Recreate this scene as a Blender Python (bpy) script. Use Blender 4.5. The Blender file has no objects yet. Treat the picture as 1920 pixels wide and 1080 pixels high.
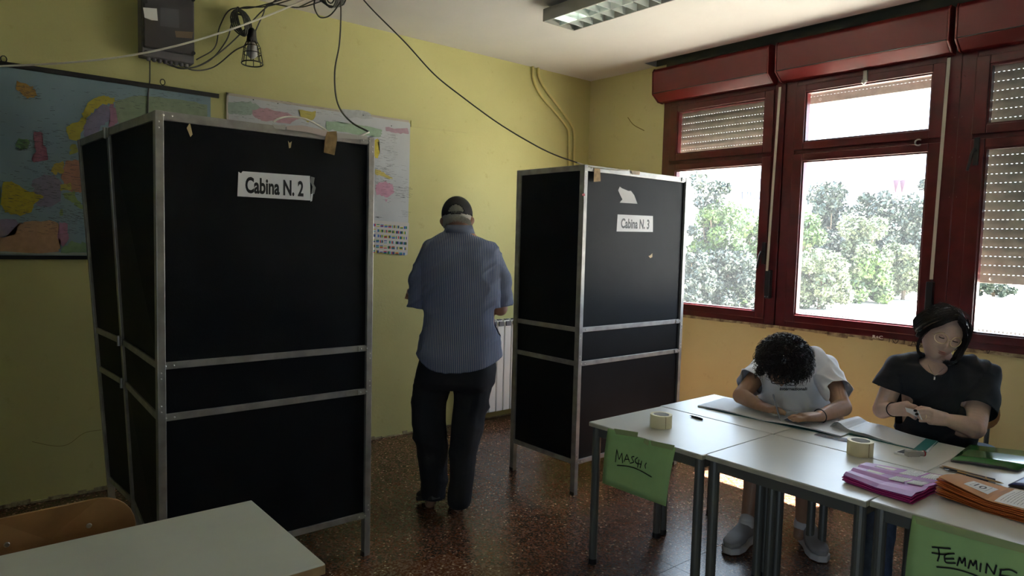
import bpy, bmesh, math, random
import numpy as np
from mathutils import Vector, Matrix
random.seed(7); RNG = np.random.default_rng(7)
C = bpy.context.scene.collection
scene = bpy.context.scene
# ------------------------------------------------------------------ camera
EYE = np.array([0.0, 0.0, 1.6]); FOCAL = 1287.94
_yaw, _pit, _rol = np.radians([40.11219, 3.91612, 1.47089])
VF = np.array([math.sin(_yaw)*math.cos(_pit), math.cos(_yaw)*math.cos(_pit), -math.sin(_pit)])
_r = np.array([math.cos(_yaw), -math.sin(_yaw), 0.0]); _u = np.cross(_r, VF)
VR = _r*math.cos(_rol)+_u*math.sin(_rol); VU = -_r*math.sin(_rol)+_u*math.cos(_rol)
cam_data = bpy.data.cameras.new('camera'); cam = bpy.data.objects.new('camera', cam_data); C.objects.link(cam)
cam_data.sensor_width = 36; cam_data.lens = FOCAL/1920*36; cam_data.clip_end = 2000; cam_data.clip_start = 0.02
cam.matrix_world = Matrix(((VR[0], VU[0], -VF[0], EYE[0]), (VR[1], VU[1], -VF[1], EYE[1]), (VR[2], VU[2], -VF[2], EYE[2]), (0, 0, 0, 1)))
scene.camera = cam
# ------------------------------------------------------------------ light and exposure
SKY_STRENGTH = 3.8; SUN_STRENGTH = 55.0
scene.view_settings.view_transform = 'Standard'; scene.view_settings.look = 'None'
scene.view_settings.gamma = 1.0; scene.view_settings.use_curve_mapping = False
scene.view_settings.exposure = 1.36
world = bpy.data.worlds.new('sky'); scene.world = world; world.use_nodes = True
_bg = world.node_tree.nodes['Background']; _bg.inputs[0].default_value = (0.68, 0.82, 1.0, 1); _bg.inputs[1].default_value = SKY_STRENGTH
_sun = bpy.data.lights.new('sun', 'SUN'); _sun.energy = SUN_STRENGTH; _sun.angle = 0.012; _sun.color = (1, 0.96, 0.91)
sun = bpy.data.objects.new('sun', _sun); C.objects.link(sun)
sun.rotation_euler = Vector((-0.385, 0.10, -0.92)).to_track_quat('-Z', 'Y').to_euler()
scene.cycles.use_denoising = True
scene.cycles.max_bounces = 10; scene.cycles.diffuse_bounces = 6; scene.cycles.transparent_max_bounces = 16
scene.cycles.sample_clamp_indirect = 6
def portal(y0, y1, z0, z1, x, s=1):
    L = bpy.data.lights.new('window_portal', 'AREA'); L.shape = 'RECTANGLE'; L.size = y1-y0; L.size_y = z1-z0
    L.cycles.is_portal = True
    o = bpy.data.objects.new('window_portal', L); C.objects.link(o); o.location = (x, (y0+y1)/2, (z0+z1)/2)
    o.rotation_euler = (math.pi/2, 0, s*math.pi/2)
portal(-4.25, 3.85, 1.0, 2.85, 5.22); portal(-1.35, -.7, 0.02, 2.1, -2.42, -1)  # second portal serves the doorway added in the left wall
# ------------------------------------------------------------------ pixel helpers (points on real planes, or at a real distance)
def ray(x, y): return (x-960)/FOCAL*VR-(y-540)/FOCAL*VU+VF
def on(x, y, ax, v):
    d = ray(x, y); return EYE+d*(v-EYE[ax])/d[ax]
def Zp(x, y, z=0.0): return on(x, y, 2, z)
def Xp(x, y, v): return on(x, y, 0, v)
def Yp(x, y, v): return on(x, y, 1, v)
def W(x, y, d): return EYE+ray(x, y)*d
def nrm(v): v = np.asarray(v, float); return v/(np.linalg.norm(v)+1e-12)
RH = np.array([math.cos(_yaw), -math.sin(_yaw), 0.0]); FH = np.array([math.sin(_yaw), math.cos(_yaw), 0.0]); UP = np.array([0, 0, 1.0])
# ------------------------------------------------------------------ materials
def node_mat(name):
    m = bpy.data.materials.new(name); m.use_nodes = True; nt = m.node_tree
    return m, nt, nt.nodes['Principled BSDF']
def mat(name, col, rough=0.6, metal=0.0, var=0.0, scale=6.0, bump=0.0, bscale=60.0, col2=None, spec=0.5, dist=0.002, detail=5):
    m, nt, b = node_mat(name)
    b.inputs['Base Color'].default_value = (*col, 1); b.inputs['Roughness'].default_value = rough
    b.inputs['Metallic'].default_value = metal; b.inputs['Specular IOR Level'].default_value = spec
    geo = nt.nodes.new('ShaderNodeNewGeometry')
    if var or col2:
        n = nt.nodes.new('ShaderNodeTexNoise'); n.inputs['Scale'].default_value = scale; n.inputs['Detail'].default_value = detail
        nt.links.new(geo.outputs['Position'], n.inputs['Vector'])
        r = nt.nodes.new('ShaderNodeValToRGB'); r.color_ramp.elements[0].position = 0.35; r.color_ramp.elements[1].position = 0.65
        c2 = col2 if col2 else tuple(c*(1-var) for c in col)
        r.color_ramp.elements[0].color = (*c2, 1); r.color_ramp.elements[1].color = (*col, 1)
        nt.links.new(n.outputs['Fac'], r.inputs['Fac']); nt.links.new(r.outputs['Color'], b.inputs['Base Color'])
    if bump:
        n2 = nt.nodes.new('ShaderNodeTexNoise'); n2.inputs['Scale'].default_value = bscale; n2.inputs['Detail'].default_value = 4
        nt.links.new(geo.outputs['Position'], n2.inputs['Vector'])
        bp = nt.nodes.new('ShaderNodeBump'); bp.inputs['Strength'].default_value = bump; bp.inputs['Distance'].default_value = dist
        nt.links.new(n2.outputs['Fac'], bp.inputs['Height']); nt.links.new(bp.outputs['Normal'], b.inputs['Normal'])
    return m
M = {}
def wall_mat(name, hi, lo, stain):
    m, nt, b = node_mat(name); L = nt.links.new; N = nt.nodes.new
    geo = N('ShaderNodeNewGeometry'); n = N('ShaderNodeTexNoise'); n.inputs['Scale'].default_value = 1.3; n.inputs['Detail'].default_value = 6
    L(geo.outputs['Position'], n.inputs['Vector'])
    r = N('ShaderNodeValToRGB'); r.color_ramp.elements[0].color = (*lo, 1); r.color_ramp.elements[1].color = (*hi, 1)
    r.color_ramp.elements[0].position = .3; r.color_ramp.elements[1].position = .62; L(n.outputs['Fac'], r.inputs['Fac'])
    n2 = N('ShaderNodeTexNoise'); n2.inputs['Scale'].default_value = 9; n2.inputs['Detail'].default_value = 8; n2.inputs['Roughness'].default_value = .7
    L(geo.outputs['Position'], n2.inputs['Vector'])
    r2 = N('ShaderNodeValToRGB'); r2.color_ramp.elements[0].position = .26; r2.color_ramp.elements[1].position = .40
    r2.color_ramp.elements[0].color = (1, 1, 1, 1); r2.color_ramp.elements[1].color = (0, 0, 0, 1); L(n2.outputs['Fac'], r2.inputs['Fac'])
    sc = N('ShaderNodeMath'); sc.operation = 'MULTIPLY'; sc.inputs[1].default_value = .55; L(r2.outputs['Color'], sc.inputs[0])
    mx = N('ShaderNodeMix'); mx.data_type = 'RGBA'; mx.inputs['B'].default_value = (*stain, 1)
    L(r.outputs['Color'], mx.inputs['A']); L(sc.outputs[0], mx.inputs['Factor'])
    L(mx.outputs['Result'], b.inputs['Base Color']); b.inputs['Roughness'].default_value = .62; b.inputs['Specular IOR Level'].default_value = .3
    n3 = N('ShaderNodeTexNoise'); n3.inputs['Scale'].default_value = 45; n3.inputs['Detail'].default_value = 3; L(geo.outputs['Position'], n3.inputs['Vector'])
    bp = N('ShaderNodeBump'); bp.inputs['Strength'].default_value = .35; bp.inputs['Distance'].default_value = .003
    L(n3.outputs['Fac'], bp.inputs['Height']); L(bp.outputs['Normal'], b.inputs['Normal'])
    return m
M['wall'] = wall_mat('yellow_wall_paint', (.54, .52, .235), (.49, .47, .20), (.37, .32, .12))
M['wall_faded'] = wall_mat('faded_yellow_wall_paint', (.64, .60, .32), (.59, .55, .28), (.44, .38, .18))  # window wall paint lightened to stand in for weak bounce light
M['ceiling'] = mat('ceiling_plaster', (.68, .66, .64), .9, var=.06, scale=2, bump=.2, bscale=30)
def terrazzo():
    m, nt, b = node_mat('terrazzo'); L = nt.links.new; N = nt.nodes.new
    geo = N('ShaderNodeNewGeometry'); oi = N('ShaderNodeObjectInfo')
    v = N('ShaderNodeTexVoronoi'); v.inputs['Scale'].default_value = 110; L(geo.outputs['Position'], v.inputs['Vector'])
    r = N('ShaderNodeValToRGB'); cr = r.color_ramp; cr.interpolation = 'CONSTANT'
    cr.elements[0].color = (.085, .030, .014, 1); cr.elements[0].position = 0
    cr.elements[1].color = (.155, .085, .058, 1); cr.elements[1].position = .45
    e = cr.elements.new(.70); e.color = (.12, .045, .02, 1)
    e = cr.elements.new(.88); e.color = (.42, .30, .20, 1)
    e = cr.elements.new(.95); e.color = (.04, .02, .014, 1)
    L(v.outputs['Color'], r.inputs['Fac'])
    n = N('ShaderNodeTexNoise'); n.inputs['Scale'].default_value = 2.2; n.inputs['Detail'].default_value = 5; L(geo.outputs['Position'], n.inputs['Vector'])
    ma = N('ShaderNodeMapRange'); ma.inputs['To Min'].default_value = .85; ma.inputs['To Max'].default_value = 1.12; L(n.outputs['Fac'], ma.inputs['Value'])
    mb_ = N('ShaderNodeMapRange'); mb_.inputs['To Min'].default_value = .88; mb_.inputs['To Max'].default_value = 1.08; L(oi.outputs['Random'], mb_.inputs['Value'])
    mm = N('ShaderNodeMath'); mm.operation = 'MULTIPLY'; L(ma.outputs[0], mm.inputs[0]); L(mb_.outputs[0], mm.inputs[1])
    mx = N('ShaderNodeVectorMath'); mx.operation = 'SCALE'; L(r.outputs['Color'], mx.inputs[0]); L(mm.outputs[0], mx.inputs['Scale'])
    L(mx.outputs['Vector'], b.inputs['Base Color'])
    mr = N('ShaderNodeMapRange'); mr.inputs['To Min'].default_value = .27; mr.inputs['To Max'].default_value = .27; L(n.outputs['Fac'], mr.inputs['Value'])
    L(mr.outputs[0], b.inputs['Roughness']); b.inputs['Specular IOR Level'].default_value = .5
    return m
M['terrazzo'] = terrazzo()
M['grout'] = mat('floor_joint', (.04, .02, .012), .8)
M['booth_panel'] = mat('black_booth_panel', (.005, .0058, .0075), .55, spec=.13, var=.3, scale=5, bump=.25, bscale=180)
M['alu'] = mat('dull_aluminium', (.40, .385, .365), .42, metal=.55, var=.3, scale=14, bump=.1, bscale=40)
M['screw'] = mat('screw_metal', (.65, .64, .6), .3, metal=.9)
M['paper'] = mat('white_paper', (.80, .80, .80), .8)
M['ink'] = mat('black_ink', (.012, .012, .013), .5)
M['tape_brown'] = mat('brown_packing_tape', (.30, .20, .09), .25, var=.3, scale=40)
M['tape_cream'] = mat('masking_tape', (.72, .66, .42), .6)
M['red'] = mat('red_window_paint', (.095, .008, .010), .33, var=.35, scale=10, bump=.08, bscale=60)
M['red_box'] = mat('red_box_paint', (.14, .012, .012), .34, var=.15, scale=6)
M['black'] = mat('black_plastic', (.012, .012, .013), .4)
M['strap'] = mat('beige_strap', (.50, .47, .39), .8)
M['slat'] = mat('shutter_plastic', (.50, .47, .39), .6, var=.2, scale=20)
M['dark_recess'] = mat('dirty_recess', (.13, .13, .09), .9)  # colour darkened to hold the shade inside the ceiling slot
M['plaster'] = mat('crumbled_plaster', (.45, .40, .24), .9, col2=(.16, .12, .08), scale=22, bump=1, bscale=40, dist=.01)
M['laminate'] = mat('white_laminate', (.62, .62, .56), .36, var=.05, scale=5)
M['laminate_green'] = mat('pale_green_laminate', (.70, .73, .62), .4, var=.08, scale=5)
M['laminate_edge'] = mat('table_edge', (.50, .48, .36), .5, var=.2, scale=20)
M['wood_edge'] = mat('beech_edge', (.42, .28, .13), .5, var=.3, scale=20)
M['wood'] = mat('chair_plywood', (.33, .17, .06), .35, var=.3, scale=9)
M['leg'] = mat('grey_table_leg', (.13, .135, .12), .38, metal=.25)
M['radiator'] = mat('white_radiator', (.78, .77, .72), .35)
M['box'] = mat('electric_box', (.055, .05, .055), .3)
M['box_grey'] = mat('electric_box_base', (.13, .12, .13), .6)
M['cable'] = mat('grey_cable', (.07, .07, .065), .55)
M['cable_white'] = mat('white_cable', (.78, .76, .66), .5)
M['pipe'] = mat('yellow_painted_pipe', (.57, .51, .20), .45)
M['lamp_body'] = mat('lamp_housing', (.34, .33, .30), .5)
M['louvre'] = mat('lamp_louvre', (.85, .90, .88), .3, metal=.3)
M['lamp_in'] = mat('lamp_reflector', (.66, .80, .80), .4, metal=.0)
M['tube_on'], _nt, _b = node_mat('glowing_tube'); _b.inputs['Emission Color'].default_value = (.9, 1, .85, 1); _b.inputs['Emission Strength'].default_value = 2.5
M['denim'] = mat('blue_jeans', (.10, .14, .22), .8, var=.3, scale=30)
M['trousers'] = mat('black_trousers', (.009, .010, .014), .85, bump=.3, bscale=200)
M['shoe_black'] = mat('black_shoe', (.012, .012, .012), .5)
M['shoe_grey'] = mat('grey_sneaker', (.33, .32, .31), .7)
M['shoe_white'] = mat('white_sole', (.62, .61, .60), .6)
M['cap'] = mat('black_cap', (.012, .012, .016), .8)
M['hair_grey'] = mat('grey_hair', (.42, .40, .35), .6)
M['hair_dark'] = mat('dark_hair', (.014, .010, .009), .42)
M['tee_white'] = mat('white_tee', (.78, .79, .81), .85, bump=.2, bscale=250)
M['tee_black'] = mat('black_tee', (.010, .012, .017), .9, bump=.2, bscale=250)
M['gold'] = mat('gold_metal', (.85, .68, .42), .35, metal=.7)
M['silver'] = mat('silver_metal', (.7, .7, .7), .25, metal=1)
M['nail'] = mat('black_nail', (.01, .01, .012), .2)
M['green_paper'] = mat('green_paper', (.36, .58, .23), .8, var=.08, scale=10)
M['magenta'] = mat('magenta_ballot', (.42, .022, .19), .7)
M['orange'] = mat('orange_ballot', (.48, .125, .018), .7)
M['orange_face'] = mat('orange_ballot_face', (.46, .21, .06), .7)
M['print'] = mat('printed_text', (.12, .12, .12), .7)
M['form'] = mat('ballot_text_field', (.86, .85, .82), .8)
M['teal'] = mat('teal_card', (.02, .17, .17), .5)
M['folder'] = mat('green_folder', (.03, .16, .04), .13, var=.3, scale=5)
M['pencil'] = mat('pencil_wood', (.36, .22, .08), .5)
M['blue'] = mat('blue_card', (.02, .05, .25), .35)
M['adhesive'] = mat('dried_glue', (.5, .38, .2), .6)
M['marker_red'] = mat('red_mark', (.3, .01, .02), .6)
def skin(name, col):
    m = mat(name, col, .5, var=.12, scale=25, bump=.15, bscale=160, dist=.001)
    b = m.node_tree.nodes['Principled BSDF']; b.inputs['Subsurface Weight'].default_value = .12
    b.inputs['Subsurface Radius'].default_value = (.01, .004, .002); return m
M['skin_old'] = skin('old_skin', (.34, .18, .12)); M['skin_boy'] = skin('tan_skin', (.38, .22, .14)); M['skin_girl'] = skin('light_skin', (.64, .44, .35))
M['lips'] = mat('lips', (.40, .19, .15), .45)
def glass_mat(name, tint=(1, 1, 1), haze_veil=0.0):
    m = bpy.data.materials.new(name); m.use_nodes = True; nt = m.node_tree; nt.nodes.clear()
    o = nt.nodes.new('ShaderNodeOutputMaterial'); t = nt.nodes.new('ShaderNodeBsdfTransparent'); g = nt.nodes.new('ShaderNodeBsdfGlossy')
    t.inputs[0].default_value = (*tint, 1); g.inputs['Roughness'].default_value = .03; x = nt.nodes.new('ShaderNodeMixShader')
    f = nt.nodes.new('ShaderNodeFresnel'); f.inputs[0].default_value = 1.45
    ge = nt.nodes.new('ShaderNodeNewGeometry'); fm_ = nt.nodes.new('ShaderNodeMath'); fm_.operation = 'MULTIPLY'; iv = nt.nodes.new('ShaderNodeMath'); iv.operation = 'SUBTRACT'; iv.inputs[0].default_value = 1
    nt.links.new(ge.outputs['Backfacing'], iv.inputs[1]); nt.links.new(iv.outputs[0], fm_.inputs[1]); nt.links.new(f.outputs[0], fm_.inputs[0])
    nt.links.new(fm_.outputs[0], x.inputs[0]); nt.links.new(t.outputs[0], x.inputs[1]); nt.links.new(g.outputs[0], x.inputs[2]); 
    if haze_veil:  # translucent share imitates the pale haze over the view outside
        d = nt.nodes.new('ShaderNodeBsdfTranslucent'); d.inputs[0].default_value = (.85, .9, .95, 1); y = nt.nodes.new('ShaderNodeMixShader'); y.inputs[0].default_value = haze_veil
        nt.links.new(x.outputs[0], y.inputs[1]); nt.links.new(d.outputs[0], y.inputs[2]); nt.links.new(y.outputs[0], o.inputs[0])
    else: nt.links.new(x.outputs[0], o.inputs[0])
    return m
M['glass'] = glass_mat('window_glass', (.95, .97, .97), .006); M['lens'] = glass_mat('lens_glass', (.97, .96, .96)); M['lens'].node_tree.nodes['Fresnel'].inputs[0].default_value = 1.2
M['clear_plastic'] = glass_mat('clear_plastic', (.7, .7, .72))
# ------------------------------------------------------------------ mesh builder
class MB:
    def __init__(s): s.v = []; s.f = []; s.m = []; s.n = 0
    def add(s, v, f, mi=0):
        v = np.asarray(v, float).reshape(-1, 3); k = s.n
        s.v.append(v); s.n += len(v); s.f += [tuple(int(i)+k for i in q) for q in f]; s.m += [mi]*len(f); return s
    def box(s, a, b, mi=0, rot=None, c=None):
        x0, y0, z0 = a; x1, y1, z1 = b
        v = np.array([(x0, y0, z0), (x1, y0, z0), (x1, y1, z0), (x0, y1, z0), (x0, y0, z1), (x1, y0, z1), (x1, y1, z1), (x0, y1, z1)], float)
        if rot is not None: v = (v-c)@np.array(rot).T+c
        return s.add(v, [(0, 3, 2, 1), (4, 5, 6, 7), (0, 1, 5, 4), (1, 2, 6, 5), (2, 3, 7, 6), (3, 0, 4, 7)], mi)
    def obox(s, o, a, b, c, mi=0):           # box from a corner and three edge vectors
        o, a, b, c = (np.asarray(q, float) for q in (o, a, b, c))
        v = [o, o+a, o+a+b, o+b, o+c, o+a+c, o+a+b+c, o+b+c]
        return s.add(v, [(0, 3, 2, 1), (4, 5, 6, 7), (0, 1, 5, 4), (1, 2, 6, 5), (2, 3, 7, 6), (3, 0, 4, 7)], mi)
    def beam(s, p, q, w, h, up=(0, 0, 1), mi=0):   # rectangular bar between two points
        p, q = np.asarray(p, float), np.asarray(q, float); d = nrm(q-p); sd = nrm(np.cross(d, up)); u2 = np.cross(sd, d)
        return s.obox(p-sd*w/2-u2*h/2, sd*w, q-p, u2*h, mi)
    def quad(s, a, b, c, d, mi=0): return s.add([a, b, c, d], [(0, 1, 2, 3)], mi)
    def tube(s, pts, r, n=8, mi=0, cap=True):
        pts = [np.asarray(p, float) for p in pts]; R = r if hasattr(r, '__len__') else [r]*len(pts)
        V = []; t0 = nrm(pts[1]-pts[0]); ref = np.array([0, 0, 1.0]) if abs(t0[2]) < .9 else np.array([1.0, 0, 0])
        a = nrm(np.cross(t0, ref))
        for i, p in enumerate(pts):
            t = nrm(pts[min(i+1, len(pts)-1)]-pts[max(i-1, 0)]); a = nrm(a-t*(a@t)); b = np.cross(t, a)
            for k in range(n):
                an = 2*math.pi*k/n; V.append(p+R[i]*(math.cos(an)*a+math.sin(an)*b))
        F = [(i*n+k, i*n+(k+1) % n, (i+1)*n+(k+1) % n, (i+1)*n+k) for i in range(len(pts)-1) for k in range(n)]
        if cap: F += [tuple(range(n))[::-1], tuple((len(pts)-1)*n+k for k in range(n))]
        return s.add(V, F, mi)
    def lathe(s, prof, c, n=24, ax=(0, 0, 1), mi=0, cap=True):  # prof [(r, h)]
        ax = nrm(ax); ref = np.array([1.0, 0, 0]) if abs(ax[0]) < .9 else np.array([0, 1.0, 0]); a = nrm(np.cross(ax, ref)); b = np.cross(ax, a); V = []
        for r, h in prof:
            for k in range(n):
                an = 2*math.pi*k/n; V.append(np.asarray(c)+ax*h+r*(math.cos(an)*a+math.sin(an)*b))
        F = [(i*n+k, i*n+(k+1) % n, (i+1)*n+(k+1) % n, (i+1)*n+k) for i in range(len(prof)-1) for k in range(n)]
        if cap: F += [tuple(range(n))[::-1], tuple((len(prof)-1)*n+k for k in range(n))]
        return s.add(V, F, mi)
    def prism(s, poly, vec, mi=0):            # polygon (3d points) swept by vec
        P = [np.asarray(p, float) for p in poly]; n = len(P); v = P+[p+np.asarray(vec, float) for p in P]
        return s.add(v, [tuple(range(n))[::-1], tuple(range(n, 2*n))]+[(i, (i+1) % n, n+(i+1) % n, n+i) for i in range(n)], mi)
    def ell(s, c, ax, nu=16, nv=10, keep=None, fn=None, mi=0):   # ellipsoid, ax = three axis vectors
        ax = [np.asarray(a, float) for a in ax]; V = []; D = []
        for j in range(nv+1):
            th = math.pi*j/nv
            for k in range(nu):
                ph = 2*math.pi*k/nu; d = (math.sin(th)*math.cos(ph), math.sin(th)*math.sin(ph), math.cos(th)); D.append(d)
                q = fn(d) if fn else d
                V.append(np.asarray(c)+ax[0]*q[0]+ax[1]*q[1]+ax[2]*q[2])
        F = []
        for j in range(nv):
            for k in range(nu):
                q = (j*nu+k, (j+1)*nu+k, (j+1)*nu+(k+1) % nu, j*nu+(k+1) % nu)
                if keep is None or keep(np.mean([D[i] for i in q], 0)): F.append(q)
        return s.add(V, F, mi)
    def sph(s, c, r, view=None):
        if view is None: ax = [(r, 0, 0), (0, r, 0), (0, 0, r)]
        else: ax = [RH*r*view[0], FH*r*view[1], UP*r*view[2]]
        return s.ell(c, ax, 14, 9)
    def chain(s, pts, rs, view=None):         # dense row of balls
        for (p, q, a, b) in zip(pts[:-1], pts[1:], rs[:-1], rs[1:]):
            p, q = np.asarray(p, float), np.asarray(q, float); L = np.linalg.norm(q-p); n = max(1, int(L/(min(a, b)*.30)))
            for i in range(n+1):
                t = i/n; s.sph(p+(q-p)*t, a+(b-a)*t, view)
        return s
    def verts(s): return np.concatenate(s.v) if s.v else np.zeros((0, 3))
ORG = {}
def tag(o, label=None, cat=None, group=None, kind=None):
    for k, v in (('label', label), ('category', cat), ('group', group), ('kind', kind)):
        if v: o[k] = v
    return o
def root(name, label, cat, loc, group=None):
    o = bpy.data.objects.new(name, None); C.objects.link(o); o.location = tuple(map(float, loc)); o.empty_display_size = .05
    ORG[o.name] = np.asarray(loc, float); return tag(o, label, cat, group)
def build(mb, name, m, parent=None, label=None, cat=None, group=None, kind=None, smooth=False, org=None, bevel=0):
    V = mb.verts() if isinstance(mb, MB) else mb[0]; F = mb.f if isinstance(mb, MB) else mb[1]
    if parent is not None: o0 = ORG[parent.name]
    else: o0 = np.asarray(org, float) if org is not None else np.array([V[:, 0].mean(), V[:, 1].mean(), V[:, 2].min()])
    me = bpy.data.meshes.new(name); me.from_pydata((V-o0).tolist(), [], F); me.update()
    ms = m if isinstance(m, (list, tuple)) else [m]
    for q in ms: me.materials.append(q)
    if len(ms) > 1 and isinstance(mb, MB): me.polygons.foreach_set('material_index', mb.m)
    if smooth: me.polygons.foreach_set('use_smooth', [True]*len(me.polygons))
    o = bpy.data.objects.new(name, me); C.objects.link(o); ORG[o.name] = o0
    if parent is not None: o.parent = parent
    else: o.location = tuple(o0)
    if bevel:
        b = o.modifiers.new('bevel', 'BEVEL'); b.width = bevel; b.segments = 2; b.limit_method = 'ANGLE'
    return tag(o, label, cat, group, kind)
def smoothpath(pts, k=6):
    P = [np.asarray(p, float) for p in pts]; P = [2*P[0]-P[1]]+P+[2*P[-1]-P[-2]]; out = []
    for i in range(1, len(P)-2):
        for j in range(k):
            t = j/k; a, b, c, d = P[i-1:i+3]
            out.append(.5*((2*b)+(-a+c)*t+(2*a-5*b+4*c-d)*t*t+(-a+3*b-3*c+d)*t**3))
    out.append(P[-2]); return out
def copy_tree(o, loc=None, label=None):
    c = o.copy(); C.objects.link(c)
    if loc is not None: c.location = loc
    if label: c['label'] = label
    for ch in list(o.children):
        d = ch.copy(); C.objects.link(d); d.parent = c
        for g in list(ch.children): e = g.copy(); C.objects.link(e); e.parent = d
    return c
def text_shape(txt, bold=0.0):
    cu = bpy.data.curves.new('lettering', 'FONT'); cu.body = txt; cu.offset = bold; cu.resolution_u = 4
    t = bpy.data.objects.new('lettering', cu); C.objects.link(t); bpy.context.view_layer.update()
    me = bpy.data.meshes.new_from_object(t.evaluated_get(bpy.context.evaluated_depsgraph_get()))
    v = np.array([tuple(q.co) for q in me.vertices]); f = [tuple(p.vertices) for p in me.polygons]
    bpy.data.objects.remove(t); bpy.data.curves.remove(cu); bpy.data.meshes.remove(me)
    v[:, :2] -= v[:, :2].min(0); v[:, :2] /= v[:, :2].max(0); return v, f
def letter(mb, txt, o, a, b, bold=0.0, mi=0):     # text fitted to the parallelogram o, a (width), b (height)
    v, f = text_shape(txt, bold); o, a, b = (np.asarray(q, float) for q in (o, a, b))
    return mb.add(o+v[:, :1]*a+v[:, 1:2]*b, f, mi)
def stroke(mb, pts, w, n, mi=0):               # marker stroke as a flat ribbon with normal n
    P = smoothpath(pts, 5) if len(pts) > 2 else [np.asarray(p, float) for p in pts]; n = nrm(n); V = []
    for i, p in enumerate(P):
        t = nrm(P[min(i+1, len(P)-1)]-P[max(i-1, 0)]); sd = np.cross(n, t)*w/2
        V += [p-sd, p+sd]
    return mb.add(V, [(2*i, 2*i+1, 2*i+3, 2*i+2) for i in range(len(P)-1)], mi)
def vnoise(P, seed=0):                         # smooth value noise, vectorised
    P = np.asarray(P, float); I = np.floor(P).astype(np.int64); f = P-I; f = f*f*(3-2*f)
    def h(i, j, k):
        n = (i*374761393+j*668265263+k*2147483647+seed*1274126177) & 0xffffffff
        n = ((n ^ (n >> 13))*1274126177) & 0xffffffff; return ((n ^ (n >> 16)) & 0xffff)/65535.0
    r = 0
    for a in (0, 1):
        for b in (0, 1):
            for c in (0, 1):
                r = r+h(I[:, 0]+a, I[:, 1]+b, I[:, 2]+c)*(f[:, 0] if a else 1-f[:, 0])*(f[:, 1] if b else 1-f[:, 1])*(f[:, 2] if c else 1-f[:, 2])
    return r*2-1
def organic(mb, name, m, parent, voxel=.006, smooth=6, disp=None, cut=None, uv=None, thick=0, label=None):
    """merge overlapping volumes into one continuous surface"""
    o0 = ORG[parent.name]; me = bpy.data.meshes.new(name); me.from_pydata((mb.verts()-o0).tolist(), [], mb.f)
    o = bpy.data.objects.new(name, me); C.objects.link(o)
    r = o.modifiers.new('remesh', 'REMESH'); r.mode = 'VOXEL'; r.voxel_size = voxel; r.use_smooth_shade = True
    s = o.modifiers.new('smooth', 'SMOOTH'); s.factor = .5; s.iterations = smooth
    bpy.context.view_layer.update()
    me2 = bpy.data.meshes.new_from_object(o.evaluated_get(bpy.context.evaluated_depsgraph_get()))
    o.modifiers.clear(); o.data = me2; bpy.data.meshes.remove(me)
    n = len(me2.vertices); co = np.empty(n*3); me2.vertices.foreach_get('co', co); co = co.reshape(-1, 3)+o0
    no = np.empty(n*3); me2.vertices.foreach_get('normal', no); no = no.reshape(-1, 3)
    if disp: co = co+no*disp(co, no)[:, None]
    me2.vertices.foreach_set('co', (co-o0).ravel())
    if cut:
        bm = bmesh.new(); bm.from_mesh(me2); bm.faces.ensure_lookup_table(); bm.verts.ensure_lookup_table()
        cen = np.array([tuple(f.calc_center_median()) for f in bm.faces])+o0; k = np.zeros(len(cen), bool)
        for c in cut: k |= c(cen)
        bmesh.ops.delete(bm, geom=[bm.faces[int(i)] for i in np.nonzero(k)[0]], context='FACES'); 
        for _ in range(10):
            bv = {v: [e.other_vert(v) for e in v.link_edges if e.is_boundary] for v in bm.verts if v.is_boundary}
            new = {v: (v.co+sum((w.co for w in ns), Vector()))/(1+len(ns)) for v, ns in bv.items() if len(ns) == 2}
            for v, c_ in new.items(): v.co = c_
        bm.to_mesh(me2); bm.free()
    if uv:
        n = len(me2.vertices); co = np.empty(n*3); me2.vertices.foreach_get('co', co); co = co.reshape(-1, 3)+o0
        U = uv(co); l = me2.uv_layers.new(name='UVMap'); li = np.empty(len(me2.loops), np.int32); me2.loops.foreach_get('vertex_index', li)
        l.data.foreach_set('uv', U[li].ravel())
    me2.materials.clear(); me2.materials.append(m); me2.polygons.foreach_set('use_smooth', [True]*len(me2.polygons)); me2.update()
    if thick:
        t = o.modifiers.new('cloth', 'SOLIDIFY'); t.thickness = thick; t.offset = -1
    o.parent = parent; ORG[o.name] = o0
    return tag(o, label)
def plane_cut(p, n, s, R, side=0):
    p, n, s = np.asarray(p), nrm(n), np.asarray(s)
    return lambda c: (((c-p)@n) > 0) & (np.linalg.norm(c-s, axis=1) < R) & ((side == 0) | ((c-s)@RH*side > -.062))
# ================================================================== THE ROOM
WY, WX, HZ = 4.78, 4.97, 3.18
X0, Y0 = -2.2, -4.4
def structure(mb, name, m, **k): return build(mb, name, m, kind='structure', **k)
floor = structure(MB().box((X0-.2, Y0-.2, -.12), (WX+.3, WY+.2, -.006)), 'floor', M['grout'], org=(0, 0, 0))
tile_me = None
TX = 2.79 - .4*8; TY = 2.0 - .4*6
for i in range(14):
    for j in range(13):
        x, y = TX+.4*i, TY+.4*j
        x1, y1 = min(x+.3975, WX), min(y+.3975, WY)
        if x1-x < .05 or y1-y < .05: continue
        if tile_me is None or x1 < x+.39 or y1 < y+.39:
            o = build(MB().box((x, y, -.02), (x1, y1, 0)), 'floor_tile', M['terrazzo'], floor)
            if tile_me is None: tile_me = o.data; tile_o = (x, y)
        else:
            o = bpy.data.objects.new('floor_tile', tile_me); C.objects.link(o); o.parent = floor; o.location = (x-tile_o[0], y-tile_o[1], 0)
fb = MB()
for (a, b, c, d) in ((X0, Y0, TX-.0025, WY), (TX-.0025, Y0, WX, TY-.0025)): fb.box((a, b, -.02), (c, d, 0))
build(fb, 'floor_tiling', M['terrazzo'], floor, kind='stuff')
CE = 4.80       # the ceiling stops short of the window wall: a slot runs above the shutter boxes
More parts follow.
